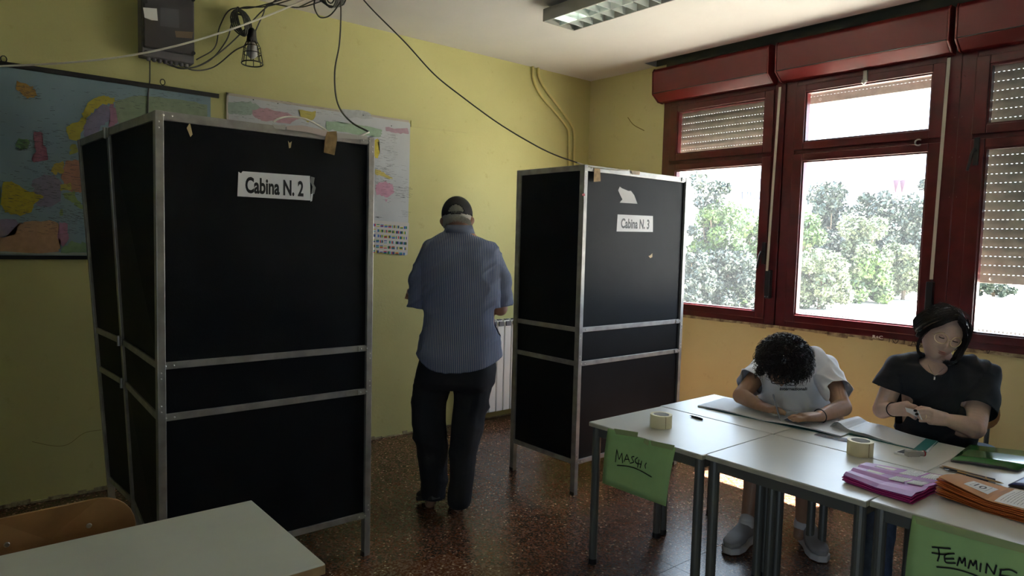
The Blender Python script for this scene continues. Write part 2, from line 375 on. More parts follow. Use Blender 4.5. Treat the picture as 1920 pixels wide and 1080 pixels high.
structure(MB().box((X0-.2, Y0-.2, HZ), (CE, WY+.2, HZ+.12)).box((CE, 3.98, HZ), (WX+.22, WY+.2, HZ+.12)), 'ceiling', M['ceiling'], org=(0, 0, HZ))
structure(MB().box((CE-.02, Y0-.2, HZ+.12), (WX+.22, 4.1, HZ+.2)).box((WX+.001, Y0, 2.84), (WX+.22, 3.98, HZ+.12)), 'trim_1', M['dark_recess'], org=(WX, 0, HZ))
wall_back = structure(MB().box((X0-.2, WY, 0), (WX+.3, WY+.2, HZ)), 'wall_back', M['wall'], org=(0, WY, 0))
structure(MB().box((X0-.2, Y0, 0), (X0, -1.4, HZ)).box((X0-.2, -.65, 0), (X0, WY, HZ)).box((X0-.2, -1.4, 2.14), (X0, -.65, HZ)), 'wall_left', M['wall'], org=(X0, 0, 0))
_d = structure(MB().box((X0-.21, -1.4, 0), (X0+.01, -1.35, 2.14)).box((X0-.21, -.70, 0), (X0+.01, -.65, 2.14)).box((X0-.21, -1.35, 2.1), (X0+.01, -.70, 2.14)), 'door_1', M['laminate_edge'], org=(X0, -.85, 0))  # open doorway added out of view to let in fill light
build(MB().box((X0+.01, -.70, .01), (X0+.05, -.02, 2.1)), 'door_leaf', M['laminate_edge'], _d)
structure(MB().box((X0-.2, Y0-.2, 0), (WX+.3, Y0, HZ)), 'wall_front', M['wall'], org=(0, Y0, 0))
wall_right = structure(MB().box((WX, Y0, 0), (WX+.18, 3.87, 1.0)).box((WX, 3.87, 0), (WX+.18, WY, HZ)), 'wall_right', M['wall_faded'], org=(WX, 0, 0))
# hairline crack and a ghost outline of an old strip on the back wall, scuffs
cr = MB()
for pts, w in (([(60, 828), (100, 836), (128, 833), (158, 812), (190, 806)], .003), ([(205, 842), (232, 822), (262, 812)], .002)):
    stroke(cr, [Yp(x, y, WY-.001) for x, y in pts], w, (0, -1, 0))
stroke(cr, [Xp(x, y, WX-.001) for x, y in [(1177, 220), (1188, 234), (1208, 245)]], .008, (-1, 0, 0))
build(cr, 'hairline_crack', mat('crack_shade', (.22, .17, .05), .9), wall_back)
st = MB(); a, b, c, d = (Yp(770, 226, WY), Yp(876, 238, WY), Yp(877, 250, WY), Yp(770, 234, WY))
st.obox(a+(0, -.008, -.05), b-a+(0, 0, 0), (0, .008, 0), (0, 0, .05))
build(st, 'painted_strip', M['wall'], wall_back)
# worn plaster along the foot of the back wall
bp = MB()
x = X0
while x < WX:
    w = random.uniform(.04, .12); h = random.uniform(.006, .028) if x < 3.3 else .01
    bp.box((x, WY-.008, 0), (x+w, WY, h)); x += w*.9
structure(bp, 'baseboard_back', M['plaster'], org=(0, WY, 0))
# ------------------------------------------------------------------ windows
def frame_rect(mb, y0, y1, z0, z1, w, x0, x1, ws=None):
    a, b, c, d = ws or (w, w, w, w)     # widths: y0 side, y1 side, bottom, top
    mb.box((x0, y0, z0), (x1, y0+a, z1)); mb.box((x0, y1-b, z0), (x1, y1, z1))
    mb.box((x0, y0+a, z0), (x1, y1-b, z0+c)); mb.box((x0, y0+a, z1-d), (x1, y1-b, z1))
def window(n, y0, y1):
    W0 = structure(MB().box((WX-.012, y0, 1.0), (WX+.06, y0+.085, 2.86)).box((WX-.012, y1-.085, 1.0), (WX+.06, y1, 2.86))
                   .box((WX-.012, y0+.085, 1.0), (WX+.06, y1-.085, 1.05)).box((WX-.012, y0+.085, 2.80), (WX+.06, y1-.085, 2.86))
                   .box((WX-.006, y0+.085, 2.295), (WX+.06, y1-.085, 2.335)), 'window_%d' % n, M['red'], org=(WX, y0, 1.0), bevel=.004)
    for nm, z0, z1 in (('casement_sash', 1.045, 2.30), ('transom_sash', 2.33, 2.805)):
        f = MB(); frame_rect(f, y0+.082, y1-.082, z0, z1, .075, WX-.03, WX+.04, (.075, .075, .055, .055))
        s = build(f, nm, M['red'], W0, bevel=.005)
        g = MB(); frame_rect(g, y0+.155, y1-.155, z0+.053, z1-.053, .012, WX-.018, WX+.03)
        build(g, 'glazing_bead', M['red'], s)
        build(MB().box((WX+.008, y0+.157, z0+.055), (WX+.012, y1-.157, z1-.055)), 'pane', M['glass'], s)
    return W0
PER = 1.158; WL = [(2.735, 3.868)]+[(2.725-PER*(i+1), 2.725-PER*i) for i in range(6)]
wins = [window(i+1, a, b) for i, (a, b) in enumerate(WL)]
for i, (a, b) in enumerate(WL):
    w = wins[i]; m_ = MB()
    for z in (1.22, 1.95, 2.2, 2.45, 2.7): m_.lathe([(.004, 0), (.004, .006)], (WX-.018, b-.02, z), 8, (-1, 0, 0)); m_.lathe([(.004, 0), (.004, .006)], (WX-.018, a+.02, z), 8, (-1, 0, 0))
    build(m_, 'screw_cover', M['red'], w)
# cremone handle on window 1, catches on window 2 and 3
def handle(p, w, name='handle'):
    y, z = p; h = MB().box((WX-.048, y-.014, z-.085), (WX-.03, y+.014, z+.085)).tube([(WX-.05, y, z+.01), (WX-.075, y, z+.01), (WX-.078, y+.012, z-.02), (WX-.078, y+.03, z-.12)], [.011, .011, .011, .008], 8)
    build(h, name, M['black'], w, smooth=False, bevel=.002)
hp = Xp(1432, 475, WX-.04); handle((hp[1], hp[2]), wins[0])
hp = Xp(1830, 290, WX-.04); handle((hp[1], hp[2]+.02), wins[2])
c1 = Xp(1722, 267, WX-.035); build(MB().tube([(c1[0], c1[1]+.02*math.cos(t), c1[2]+.02*math.sin(t)) for t in np.linspace(-2.4, 2.4, 12)], .005, 6), 'ring_catch', M['alu'], wins[1])
c1 = Xp(1624, 143, WX-.035); build(MB().box((c1[0]-.02, c1[1]-.012, c1[2]-.035), (c1[0], c1[1]+.012, c1[2]+.035)).lathe([(.016, 0), (.016, .02), (.006, .03)], c1+(-.03, 0, -.03), 10, (0, 0, -1)), 'transom_latch', M['alu'], wins[1])
# worn sill plaster with scratched writing
sl = MB(); y = 3.87
while y > Y0:
    w = random.uniform(.05, .16); d = random.uniform(.004, .02)
    sl.box((WX-d, y-w, .965+random.uniform(0, .02)), (WX+.01, y, 1.002)); y -= w*.92
sill = structure(sl, 'trim_2', M['plaster'], org=(WX, 0, .97))
sg = MB(); P_ = lambda x, y: Xp(x, y, WX-.024)
letter(sg, 'R+C', P_(1636, 634), P_(1655, 636)-P_(1636, 634), (0, 0, .022), .02)
gr = MB()
for q in ([(1668, 634), (1667, 642)], [(1679, 638), (1676, 635), (1674, 638), (1679, 644), (1684, 639), (1682, 636), (1679, 638)], [(1696, 637), (1695, 645)], [(1693, 637), (1701, 638)], [(1708, 648), (1713, 640), (1718, 650)], [(1710, 646), (1717, 647)], [(1728, 643), (1722, 644), (1727, 648), (1723, 652)], [(1836, 655), (1845, 658)], [(1850, 656), (1852, 663), (1856, 657)]):
    stroke(gr, [P_(x, y) for x, y in q], .004, (-1, 0, 0))
build(sg, 'scratched_letters', M['form'], sill); build(gr, 'pencil_letters', M['ink'], sill)
# ------------------------------------------------------------------ shutter boxes, straps, shutters
def shutter_box(y0, y1, label):
    r = root('shutter_box', label, 'shutter box', (WX, (y0+y1)/2, 2.84), 'red shutter boxes above the windows')
    prof = [(WX, 2.842), (4.905, 2.846), (4.822, 2.905), (4.815, 3.09), (4.835, 3.118), (WX, 3.122)]
    build(MB().prism([(x, y0+.012, z) for x, z in prof], (0, y1-y0-.024, 0)), 'housing', M['red_box'], r, bevel=.006)
    build(MB().box((4.812, y0+.014, 2.906), (4.824, y1-.014, 2.910)), 'inspection_seam', M['black'], r)
    for yy in (y0, y1-.012): build(MB().prism([(x-.003 if x < WX else x, yy, z+(.003 if z > 3 else -.003)) for x, z in prof], (0, .012, 0)), 'end_cap', M['red_box'], r, bevel=.003)
    return r
BX = [(2.805, 3.90, 'red roller shutter box over the window nearest the corner'), (1.605, 2.755, 'long red roller shutter box with a pale reflection over the middle window'),
      (.44, 1.575, 'red roller shutter box cut by the right frame edge')]+[(2.725-PER*(i+1)+.02, 2.725-PER*i-.02, '%s red roller shutter box counted from the room corner' % w) for i, w in ((2, 'fourth'), (3, 'fifth'), (4, 'sixth'), (5, 'seventh'))]
for b in BX: shutter_box(*b)
def strap(p0, p1, bx, label):
    a, b = Xp(*p0, WX-.055), Xp(*p1, WX-.06); a[0] = WX-.05
    r = root('shutter_strap', label, 'strap', b, 'shutter pull straps')
    build(MB().beam(b, a, .020, .0025, (1, 0, 0)), 'webbing', M['strap'], r)
    c = Xp(*bx, WX-.04)
    build(MB().box((WX-.055, c[1]-.021, c[2]-.11), (WX-.013, c[1]+.021, c[2]+.11)), 'winder_box', M['black'], r, bevel=.006)
    build(MB().lathe([(.005, 0), (.005, .004)], (WX-.056, c[1]-.01, c[2]-.095), 8, (-1, 0, 0)).lathe([(.005, 0), (.005, .004)], (WX-.056, c[1]+.01, c[2]-.095), 8, (-1, 0, 0)), 'screw', M['screw'], r)
strap((1462, 163), (1438, 508), (1440, 533), 'beige shutter strap with black winder between the first two windows')
strap((1779, 108), (1746, 524), (1742, 560), 'beige shutter strap with black winder above the seated woman')
def shutter(y0, y1, zb, zt, label, gaps=True, seed=0):
    r = root('roller_shutter', label, 'shutter', (5.12, (y0+y1)/2, zb), 'roller shutters outside the glass')
    build(MB().box((5.113, y0, zb), (5.125, y1, zb+.055)), 'bottom_slat', M['slat'], r, bevel=.003)
    bo = MB()
    for yy in (y0+.16, y1-.16): bo.lathe([(.011, 0), (.011, .006), (.005, .01)], (5.113, yy, zb+.028), 12, (-1, 0, 0))
    build(bo, 'stop_bolt', M['screw'], r)
    z = zb+.057; base = None; k = 0
    while z < zt:
        if base is None:
            P = [(5.118-.006*math.sin(math.pi*t/6), y0, z+.0005+.0548*t/6) for t in range(7)]; Q = [(5.124-.004*math.sin(math.pi*t/6), y0, z+.0005+.0548*t/6) for t in range(7)][::-1]
            base = build(MB().prism(P+Q, (0, y1-y0, 0)), 'slat', M['slat'], r); zb0 = z
            br = MB(); yy = y0
            while yy < y1-.01:
                br.box((5.118, yy, z-.005), (5.1235, yy+.0145, z+.001)); yy += .0255
            bridge = build(br, 'slat_link', M['slat'], r, kind='stuff')
        else:
            o = base.copy(); C.objects.link(o); o.parent = r; o.location = (0, 0, z-zb0)
            o = bridge.copy(); C.objects.link(o); o.parent = r; o.location = (0, 0, z-zb0)
        z += .0575; k += 1
    return r
shutter(2.70, 3.86, 2.385, 2.80, 'grey slatted roller shutter lowered over the first window top light')
shutter(1.55, 2.70, 2.69, 2.75, 'mostly raised grey roller shutter edge in the middle window top')
shutter(.37, 1.53, 1.41, 2.80, 'grey slatted roller shutter pulled half down at right edge')
shutter(-.79, .35, 1.41, 2.80, 'grey slatted roller shutter half down further along the wall')  # unseen shutters from here on, lowered to cut light from behind
shutter(-1.94, -.81, 1.12, 2.80, 'grey slatted roller shutter partly raised further along the wall')
shutter(-3.10, -1.97, 1.06, 2.80, 'grey slatted roller shutter fully closed far along the wall')
shutter(-4.26, -3.13, 1.06, 2.80, 'grey slatted roller shutter fully closed at the room end')
# reveal around each opening outside
rv = MB()
for (a, b) in WL: rv.box((WX+.06, a-.04, .98), (WX+.11, a+.06, 2.86))
rv.box((WX+.06, 3.83, .98), (WX+.18, 3.9, 2.86)).box((WX+.06, Y0, .93), (WX+.24, 3.87, 1.0))
structure(rv, 'trim_3', mat('outer_reveal', (.55, .50, .42), .8), org=(WX, 0, 1))
structure(MB().box((WX+.18, Y0-2, -2.2), (WX+.22, WY+3, .95)).box((WX+.18, Y0-2, 2.86), (WX+.22, WY+3, 4.4)).box((WX+.18, 3.9, .9), (WX+.22, WY+3, 3)).box((WX+.18, Y0-2, .9), (WX+.22, Y0, 3)), 'wall_outside', mat('facade', (.6, .55, .45), .9), org=(WX+.3, 0, 0))
# ------------------------------------------------------------------ ceiling lamp
r = root('ceiling_light', 'grey fluorescent ceiling light with silver grid louvre', 'ceiling light', (3.32, 2.6, 3.07))
lx0, lx1, ly0, ly1, lz0, lz1 = 3.168, 3.462, 2.18, 3.51, 3.075, 3.150
build(MB().box((lx0, ly0, lz0), (lx0+.008, ly1, lz1)).box((lx1-.008, ly0, lz0), (lx1, ly1, lz1)).box((lx0, ly0, lz0), (lx1, ly0+.008, lz1)).box((lx0, ly1-.008, lz0), (lx1, ly1, lz1)).box((lx0, ly0, lz1), (lx1, ly1, lz1+.006)), 'housing', M['lamp_body'], r)
build(MB().box((lx0+.07, ly0+.12, lz1+.006), (lx1-.07, ly1-.02, HZ)), 'mounting_plate', M['lamp_body'], r)
build(MB().box((lx0+.01, ly0+.01, lz1-.008), (lx1-.01, ly1-.01, lz1-.001)), 'reflector', M['lamp_in'], r)
n = 13
for i in range(1, n+1):
    y = ly1-(ly1-ly0)*i/(n+1)
    build(MB().box((lx0+.01, y-.002, lz0+.002), (lx1-.01, y+.002, lz0+.045)), 'louvre_blade', M['louvre'], r)
for x in ((lx0+lx1)/2,): build(MB().box((x-.003, ly0+.01, lz0+.003), (x+.003, ly1-.01, lz0+.046)), 'centre_rib', M['louvre'], r)
for x in (lx0+.085, lx1-.085): build(MB().tube([(x, ly0+.05, lz1-.024), (x, ly1-.05, lz1-.024)], .012, 10), 'tube', M['radiator'], r, smooth=True)
build(MB().tube([(lx0+.085, ly1-.22, lz1-.024), (lx0+.085, ly1-.10, lz1-.024)], .0135, 10), 'glowing_tube_end', M['tube_on'], r)  # emissive stub imitates a bright reflection; the lamp itself is off
# ------------------------------------------------------------------ painted pipes, radiator
def pipe(pts, label):
    P = smoothpath([Yp(x, y, WY-.018)*1.0 for x, y in pts], 8); P.append(P[-1]+(.0, 0, -1.3)); P.insert(0, np.array([P[0][0], P[0][1], HZ]))
    build(MB().tube(P, .0125, 10), 'wall_pipe', M['pipe'], label=label, cat='pipe', group='painted pipes on the back wall', smooth=True)
pipe([(999, 128), (1001, 150), (1014, 178), (1040, 208), (1060, 234), (1067, 252), (1067, 310)], 'yellow painted pipe on back wall, the left one of the bent pair')
pipe([(1009, 127), (1012, 147), (1026, 172), (1052, 206), (1070, 232), (1076, 250), (1076, 310)], 'yellow painted pipe on back wall, the right one nearer the corner')
r = root('radiator', 'white column radiator on the back wall between man and booth', 'radiator', (3.9, 4.68, .09))
for i in range(10):
    x = 3.50+.08*i
    e = MB().prism([(x+.004, 4.62, .10), (x+.004, 4.62, .86), (x+.004, 4.645, .905), (x+.004, 4.70, .91), (x+.004, 4.72, .88), (x+.004, 4.72, .10)], (.072, 0, 0))
    el = build(e, 'radiator_element', M['radiator'], r, bevel=.008)
    build(MB().box((x+.014, 4.612, .855), (x+.066, 4.625, .895)).box((x+.02, 4.635, .905), (x+.06, 4.66, .912)), 'vent_fin', M['box_grey'], el)
build(MB().tube([(3.46, 4.67, .14), (4.36, 4.67, .14)], .016, 10).tube([(3.46, 4.67, .84), (4.36, 4.67, .84)], .016, 10), 'header_pipe', M['radiator'], r, smooth=True)
build(MB().box((3.6, 4.70, .8), (3.62, 4.78, .82)).box((4.2, 4.70, .8), (4.22, 4.78, .82)), 'wall_bracket', M['radiator'], r)
# ------------------------------------------------------------------ outdoors
GZ = -2.0
structure(MB().box((WX-8, -60, GZ-.2), (160, 120, GZ)), 'ground', mat('dry_ground', (.52, .48, .40), .95, var=.2, scale=.6), org=(30, 10, GZ))
def leafmat(name, col, col2):
    m, nt, b = node_mat(name); N = nt.nodes.new; L = nt.links.new
    g = N('ShaderNodeNewGeometry'); n = N('ShaderNodeTexNoise'); n.inputs['Scale'].default_value = 1.1; L(g.outputs['Position'], n.inputs['Vector'])
    r_ = N('ShaderNodeValToRGB'); r_.color_ramp.elements[0].color = (*col2, 1); r_.color_ramp.elements[1].color = (*col, 1); r_.color_ramp.elements[0].position = .38; r_.color_ramp.elements[1].position = .62
    L(n.outputs['Fac'], r_.inputs['Fac']); L(r_.outputs['Color'], b.inputs['Base Color']); b.inputs['Roughness'].default_value = .45; b.inputs['Specular IOR Level'].default_value = .6
    return m
LM = [leafmat('bright_leaves', (.075, .130, .026), (.026, .050, .012)), leafmat('blue_green_leaves', (.026, .044, .028), (.010, .020, .015)), leafmat('pale_leaves', (.11, .13, .07), (.05, .07, .034)), leafmat('grey_leaves', (.036, .05, .036), (.016, .026, .019))]
M['bark'] = mat('bark', (.12, .09, .06), .9)
def tree(px, by, ty, hw, kind, label, dens=1.0, name='tree', cat='tree'):
    b = Zp(px, by, GZ); D = (b-EYE)@VF; H = (by-ty)*D/FOCAL; R = hw*D/FOCAL
    r = root(name, label, cat, b, 'trees outside the windows')
    rg = np.random.default_rng(int(px)+int(ty)); nb = 34
    cc = []
    for i in range(nb):
        a = rg.uniform(0, 6.28); q = rg.uniform(.0, .85)**.6; h = rg.uniform(.12, .90)
        w = 1-.55*max(0, h-.5)*2*.8
        cc.append((b[0]+R*q*w*math.cos(a), b[1]+R*q*w*math.sin(a), b[2]+H*h, rg.uniform(.16, .42)*min(R, H*.55)))
    n = int(9000*dens); V = np.empty((n, 4, 3)); s = .0034*D
    k = rg.integers(0, nb, n); cen = np.array([c[:3] for c in cc])[k]; rad = np.array([c[3] for c in cc])[k]
    d = rg.normal(size=(n, 3)); d /= np.linalg.norm(d, axis=1)[:, None]
    p = cen+d*(rad*rg.uniform(.55, 1.08, n)**.6)[:, None]
    p[:, 2] = np.maximum(p[:, 2], b[2]+.05)
    t = rg.normal(size=(n, 3)); t /= np.linalg.norm(t, axis=1)[:, None]; nn = np.cross(t, d+rg.normal(size=(n, 3))*.6); nn /= np.linalg.norm(nn, axis=1)[:, None]
    l = (s*rg.uniform(.6, 1.3, n))[:, None]
    V[:, 0] = p-t*l; V[:, 1] = p-nn*l*.5; V[:, 2] = p+t*l; V[:, 3] = p+nn*l*.5
    build((V.reshape(-1, 3), [(4*i, 4*i+1, 4*i+2, 4*i+3) for i in range(n)]), 'foliage', LM[kind], r, kind='stuff')
    tm = MB().tube(smoothpath([b+(0, 0, -.1), b+(R*.06, 0, H*.3), b+(-R*.05, R*.05, H*.6)], 4), [.05*R+.04]*5+[.03*R+.02]*4, 7)
    for c in cc[:8]: tm.tube(smoothpath([b+(0, 0, H*.15), (b*.5+np.array(c[:3])*.5)+(0, 0, .05*H), c[:3]], 3), .012*R+.012, 5)
    build(tm, 'trunk', M['bark'], r)
for a in [(1322, 577, 318, 46, 3, 'sparse grey leaved tree behind the bright bushes in first window', .45), (1345, 578, 380, 72, 0, 'bright green bushy tree in the first window', 1.6), (1412, 572, 392, 50, 0, 'green tree beside the first window strap', 1.2),
          (1365, 583, 470, 62, 3, 'low grey green bush at foot of the first window', 1.3), (1292, 588, 470, 40, 3, 'grey green bush by the booth edge in first window', .9), (1425, 578, 505, 36, 1, 'low dark bush at foot of the first window strap', .7),
          (1505, 566, 392, 46, 0, 'light green tree at left side of middle window', 1.2), (1550, 552, 342, 62, 1, 'dark green tree in middle window left half', 1.5), (1616, 550, 350, 56, 1, 'dark blue green tree in the centre of middle window', 1.3),
          (1600, 564, 396, 54, 2, 'pale dry looking tree in the centre of middle window', 1.4), (1676, 550, 362, 66, 1, 'dark green tree in middle window right half', 1.6), (1728, 550, 322, 34, 3, 'tall grey green tree at right side of middle window', .9),
          (1535, 580, 470, 62, 2, 'pale green bush at foot of middle window', 1.4), (1692, 562, 462, 54, 2, 'rounded pale silver bush in middle window right half', 1.3), (1612, 566, 470, 50, 0, 'small green bush under the pale dry tree', 1),
          (1130, 575, 400, 70, 0, 'bright green tree hidden behind the third booth from here', .8), (1225, 578, 370, 70, 1, 'dark green tree hidden behind the third booth edge', .8), (1010, 572, 380, 80, 3, 'grey green tree hidden behind the room corner', .8), (1862, 556, 528, 40, 1, 'low dark bush seen under the half lowered shutter', .6), (1790, 552, 440, 34, 1, 'dark tree hidden behind the right mullion', .6)]: tree(*a)
# railings standing on a low kerb wall
M['railing'] = mat('dark_railing', (.02, .016, .018), .6)
def railing(p0, p1, label):
    FX = 15.0; a = Xp(*p0, FX); b = Xp(*p1, FX); zt = a[2]; y1, y0 = a[1], b[1]; h = .21
    r = root('railing', label, 'railing', (FX, (y0+y1)/2, GZ), 'railings outside')
    build(MB().box((FX-.02, y0, zt-.015), (FX+.02, y1, zt)), 'top_rail', M['railing'], r); n = int((y1-y0)/.062)
    build(MB().box((FX-.1, y0-.1, GZ), (FX+.1, y1+.1, zt-h)), 'kerb_wall', mat('pale_kerb', (.75, .72, .66), .9), r)
    base = None
    for i in range(n+1):
        y = y0+(y1-y0)*i/n
        if base is None: base = build(MB().box((FX-.016, y-.016, zt-h), (FX+.016, y+.016, zt-.015)), 'bar', M['railing'], r)
        else:
            o = base.copy(); C.objects.link(o); o.parent = r; o.location = (0, y-y0, 0)
railing((1496, 584), (1597, 594), 'dark railing of upright bars in the middle window')
railing((1800, 613), (1960, 628), 'dark railing of upright bars at right window foot')
def building(px0, px1, ty, D, label, floors, bays, roof=False):
    a, b = W(px0, ty, D), W(px1, ty, D); top = a[2]; cx = (a+b)/2; w = np.linalg.norm((b-a)[:2]); zb = GZ
    r = root('apartment_building', label, 'building', (cx[0], cx[1], zb), 'buildings beyond the trees')
    t = nrm([b[0]-a[0], b[1]-a[1], 0]); nrm_ = np.cross(UP, t); nrm_ = nrm_ if nrm_@VF > 0 else -nrm_
    o = np.array([a[0], a[1], zb]); build(MB().obox(o, t*w, nrm_*12, UP*(top-zb)), 'wall', M['bwall'], r)
    fh = 3.1; base = None
    for f in range(floors):
        for k in range(bays):
            p = o+t*(w*(k+.5)/bays-.65)-nrm_*.12+UP*(top-zb-fh*(f+1)+.9)
            if base is None: base = build(MB().obox(p, t*1.3, nrm_*.2, UP*1.5), 'window', M['bwin'], r); p0 = p
            else: q = base.copy(); C.objects.link(q); q.parent = r; q.location = tuple(p-p0)
        build(MB().obox(o+t*w*.08-nrm_*1.1+UP*(top-zb-fh*(f+1)), t*w*.84, nrm_*1.1, UP*.9), 'balcony', M['bwall'], r)
    if roof:
        for k in range(3):
            q = o+t*w*k/3+UP*(top-zb); build(MB().prism([q-nrm_*.5, q+t*w/3-nrm_*.5, q+t*w/6-nrm_*.5+UP*2.4], nrm_*13), 'gable_roof', M['broof'], r)
M['bwall'] = mat('pale_facade', (.80, .80, .80), .9); M['bwin'] = mat('far_window', (.16, .18, .25), .4); M['broof'] = mat('red_roof', (.10, .055, .075), .8)
building(1545, 1603, 312, 190, 'white high apartment block over the trees in middle window', 8, 4)
building(1626, 1642, 322, 200, 'slim white tower block right of the high apartment block', 8, 2)
building(1664, 1700, 362, 120, 'low white house with red gabled roofs beyond trees', 2, 3, True)
building(1668, 1700, 326, 230, 'white apartment block behind the red gabled roofs', 7, 3)
building(1360, 1392, 318, 190, 'white tower block in the first window left half', 7, 3)
building(1420, 1440, 330, 180, 'white block beside the strap in first window', 6, 2)
building(1385, 1432, 352, 130, 'long low white building in the first window', 3, 6)
# ================================================================== VOTING BOOTHS
BT = 2.08
def corner_plate(mb, mbs, o, du, dv, n, s=.075, w=.026):
    """L shaped bracket: corner o, arms along du and dv, raised along n"""
    o, du, dv, n = map(np.asarray, (o, du, dv, n))
    mb.obox(o, du*s, dv*w, n*.0025); mb.obox(o+dv*w, du*w, dv*(s-w), n*.0025)
    for p in (o+du*.03+dv*w/2, o+du*.062+dv*w/2, o+du*w/2+dv*.04, o+du*w/2+dv*.064): mbs.lathe([(.0045, 0), (.004, .003), (.0015, .0045)], p+n*.0025, 8, n)
def booth_face(r, a, b, tops, face, plates=True, pw=.040, mid=(1.055, .840), bot=.21, th=.03):
    """one framed face between two upright lines a and b; each is (bottom point, top point)"""
    A = lambda z: np.asarray(a[0])+(np.asarray(a[1])-np.asarray(a[0]))*z/BT
    B = lambda z: np.asarray(b[0])+(np.asarray(b[1])-np.asarray(b[0]))*z/BT
    n = np.asarray(face, float)
    dirn = nrm(B(1)-A(1))
    build(MB().beam(A(BT-.018), B(BT-.018), th*.8, .036, mi=0), 'top_rail', M['alu'], r, bevel=.002)
    for z in mid: build(MB().beam(A(z)+dirn*.015, B(z)-dirn*.015, th*.8, .030), 'middle_rail', M['alu'], r, bevel=.002)
    build(MB().beam(A(bot)+dirn*.015, B(bot)-dirn*.015, th*.8, .030), 'bottom_rail', M['alu'], r, bevel=.002)
    for z0, z1 in ((bot, mid[1]), (mid[1], mid[0]), (mid[0], BT-.02)):
        P = [A(z0)+dirn*.01, B(z0)-dirn*.01, B(z1)-dirn*.01, A(z1)+dirn*.01]
        build(MB().prism([p-n*.003 for p in P], n*.006), 'panel', M['booth_panel'], r)
    if plates:
        for F, s in ((A, 1), (B, -1)):
            for z, dz in ((BT-.004, -1), (mid[0]-.013, -1), (mid[1]+.013, 1), (bot+.013, 1)):
                mb, ms = MB(), MB(); o = F(z)-dirn*s*.016+n*(th*.5)
                if z < 1.9: o = o+UP*(-dz*.026)*1.0
                corner_plate(mb, ms, o, dirn*s, UP*dz, n); p = build(mb, 'corner_bracket', M['alu'], r); build(ms, 'bracket_screw', M['screw'], p, kind='stuff')
def post(r, a, w=.040):
    d = nrm(np.asarray(a[1])-np.asarray(a[0]))
    p = build(MB().beam(a[0], a[1], w*.8, w, (0, 1, 0) if abs(d[1]) < .9 else (1, 0, 0)), 'post', M['alu'], r, bevel=.003)
    build(MB().obox(np.asarray(a[0])+(-w*.45, -w*.45, 0), (w*.9, 0, 0), (0, w*.9, 0), (0, 0, .02)), 'post_foot', M['black'], p)
def vert(x, y): return ((x, y, 0.0), (x, y, BT))
def torn(r, pts, Yv, m, name, nrml=(0, -1, 0)):
    P = [Yp(x, y, Yv) for x, y in pts]; return build(MB().prism(P, (0, -.0008, 0)), name, m, r)
# --- booth 2
y2 = 3.035
b2 = root('voting_booth', 'tall black voting booth marked number 2, nearest the camera on the left', 'voting booth', (1.15, 3.5, 0), 'black voting booths')
A2, B2 = vert(.695, y2), vert(1.632, y2); H1 = ((.775, 3.90, 0), (.647, 3.72, BT)); H2 = ((.742, 4.345, 0), (.615, 4.33, BT)); R1 = vert(1.632, 3.70)
for q in (A2, B2, H1, H2, R1): post(b2, q)
booth_face(b2, A2, B2, BT, (0, -1, 0))
booth_face(b2, A2, H1, BT, (-1, 0, 0), plates=False); booth_face(b2, H1, H2, BT, (-1, 0, 0), plates=False)
booth_face(b2, B2, R1, BT, (1, 0, 0), plates=False)
for z in (2.05, 1.055, .84):
    p = np.asarray(H1[0])+(np.asarray(H1[1])-np.asarray(H1[0]))*z/BT
    build(MB().tube([p+(-.024, 0, -.02), p+(-.024, 0, .03)], .009, 8).box(p+(-.022, -.03, -.02), p+(-.017, .03, .028)), 'hinge', M['alu'], b2)
fy = y2-.0035
sg = build(MB().prism([Yp(x, y, fy) for x, y in [(447, 322), (452, 325), (455, 321), (581, 330), (582, 376), (445, 368)]], (0, -.001, 0)), 'paper_sign', M['paper'], b2)
lt = MB(); o = Yp(460, 362, fy-.0015); letter(lt, 'Cabina N. 2', o, Yp(569, 369, fy-.0015)-o, Yp(460, 331, fy-.0015)-o, .032); build(lt, 'lettering', M['ink'], sg)
torn(b2, [(583, 331), (590, 333), (588, 345), (592, 352), (589, 364), (584, 362), (586, 350), (582, 341)], fy, mat('torn_tape', (.22, .22, .22), .4), 'torn_tape')
torn(b2, [(583, 364), (587, 362), (585, 377), (582, 378)], fy, M['paper'], 'torn_tape')
torn(b2, [(350, 240), (356, 230), (361, 252), (357, 257)], fy, M['adhesive'], 'torn_tape'); torn(b2, [(540, 264), (543, 268), (547, 265), (545, 277), (542, 278)], fy, M['adhesive'], 'torn_tape')
fy2 = y2-.018
build(MB().prism([Yp(x, y, fy2) for x, y in [(612, 247), (631, 246), (632, 262), (627, 291), (607, 286), (609, 262)]], (0, -.001, 0)), 'packing_tape', M['tape_brown'], b2)
build(MB().prism([Yp(x, y, fy2) for x, y in [(537, 236), (566, 235), (614, 245), (610, 256), (570, 247), (538, 243)]], (0, -.001, 0)), 'paper_residue', mat('paper_residue', (.5, .42, .38), .9), b2)
build(MB().prism([Yp(x, y, fy2) for x, y in [(510, 232), (521, 235), (536, 234), (534, 244), (515, 241)]], (0, -.001, 0)), 'clear_tape', mat('greyish_tape', (.42, .41, .38), .35), b2)
build(MB().prism([Yp(x, y, fy2) for x, y in [(632, 249), (688, 255), (688, 262), (632, 259)]], (0, -.001, 0)), 'clear_tape', bpy.data.materials['greyish_tape'], b2)
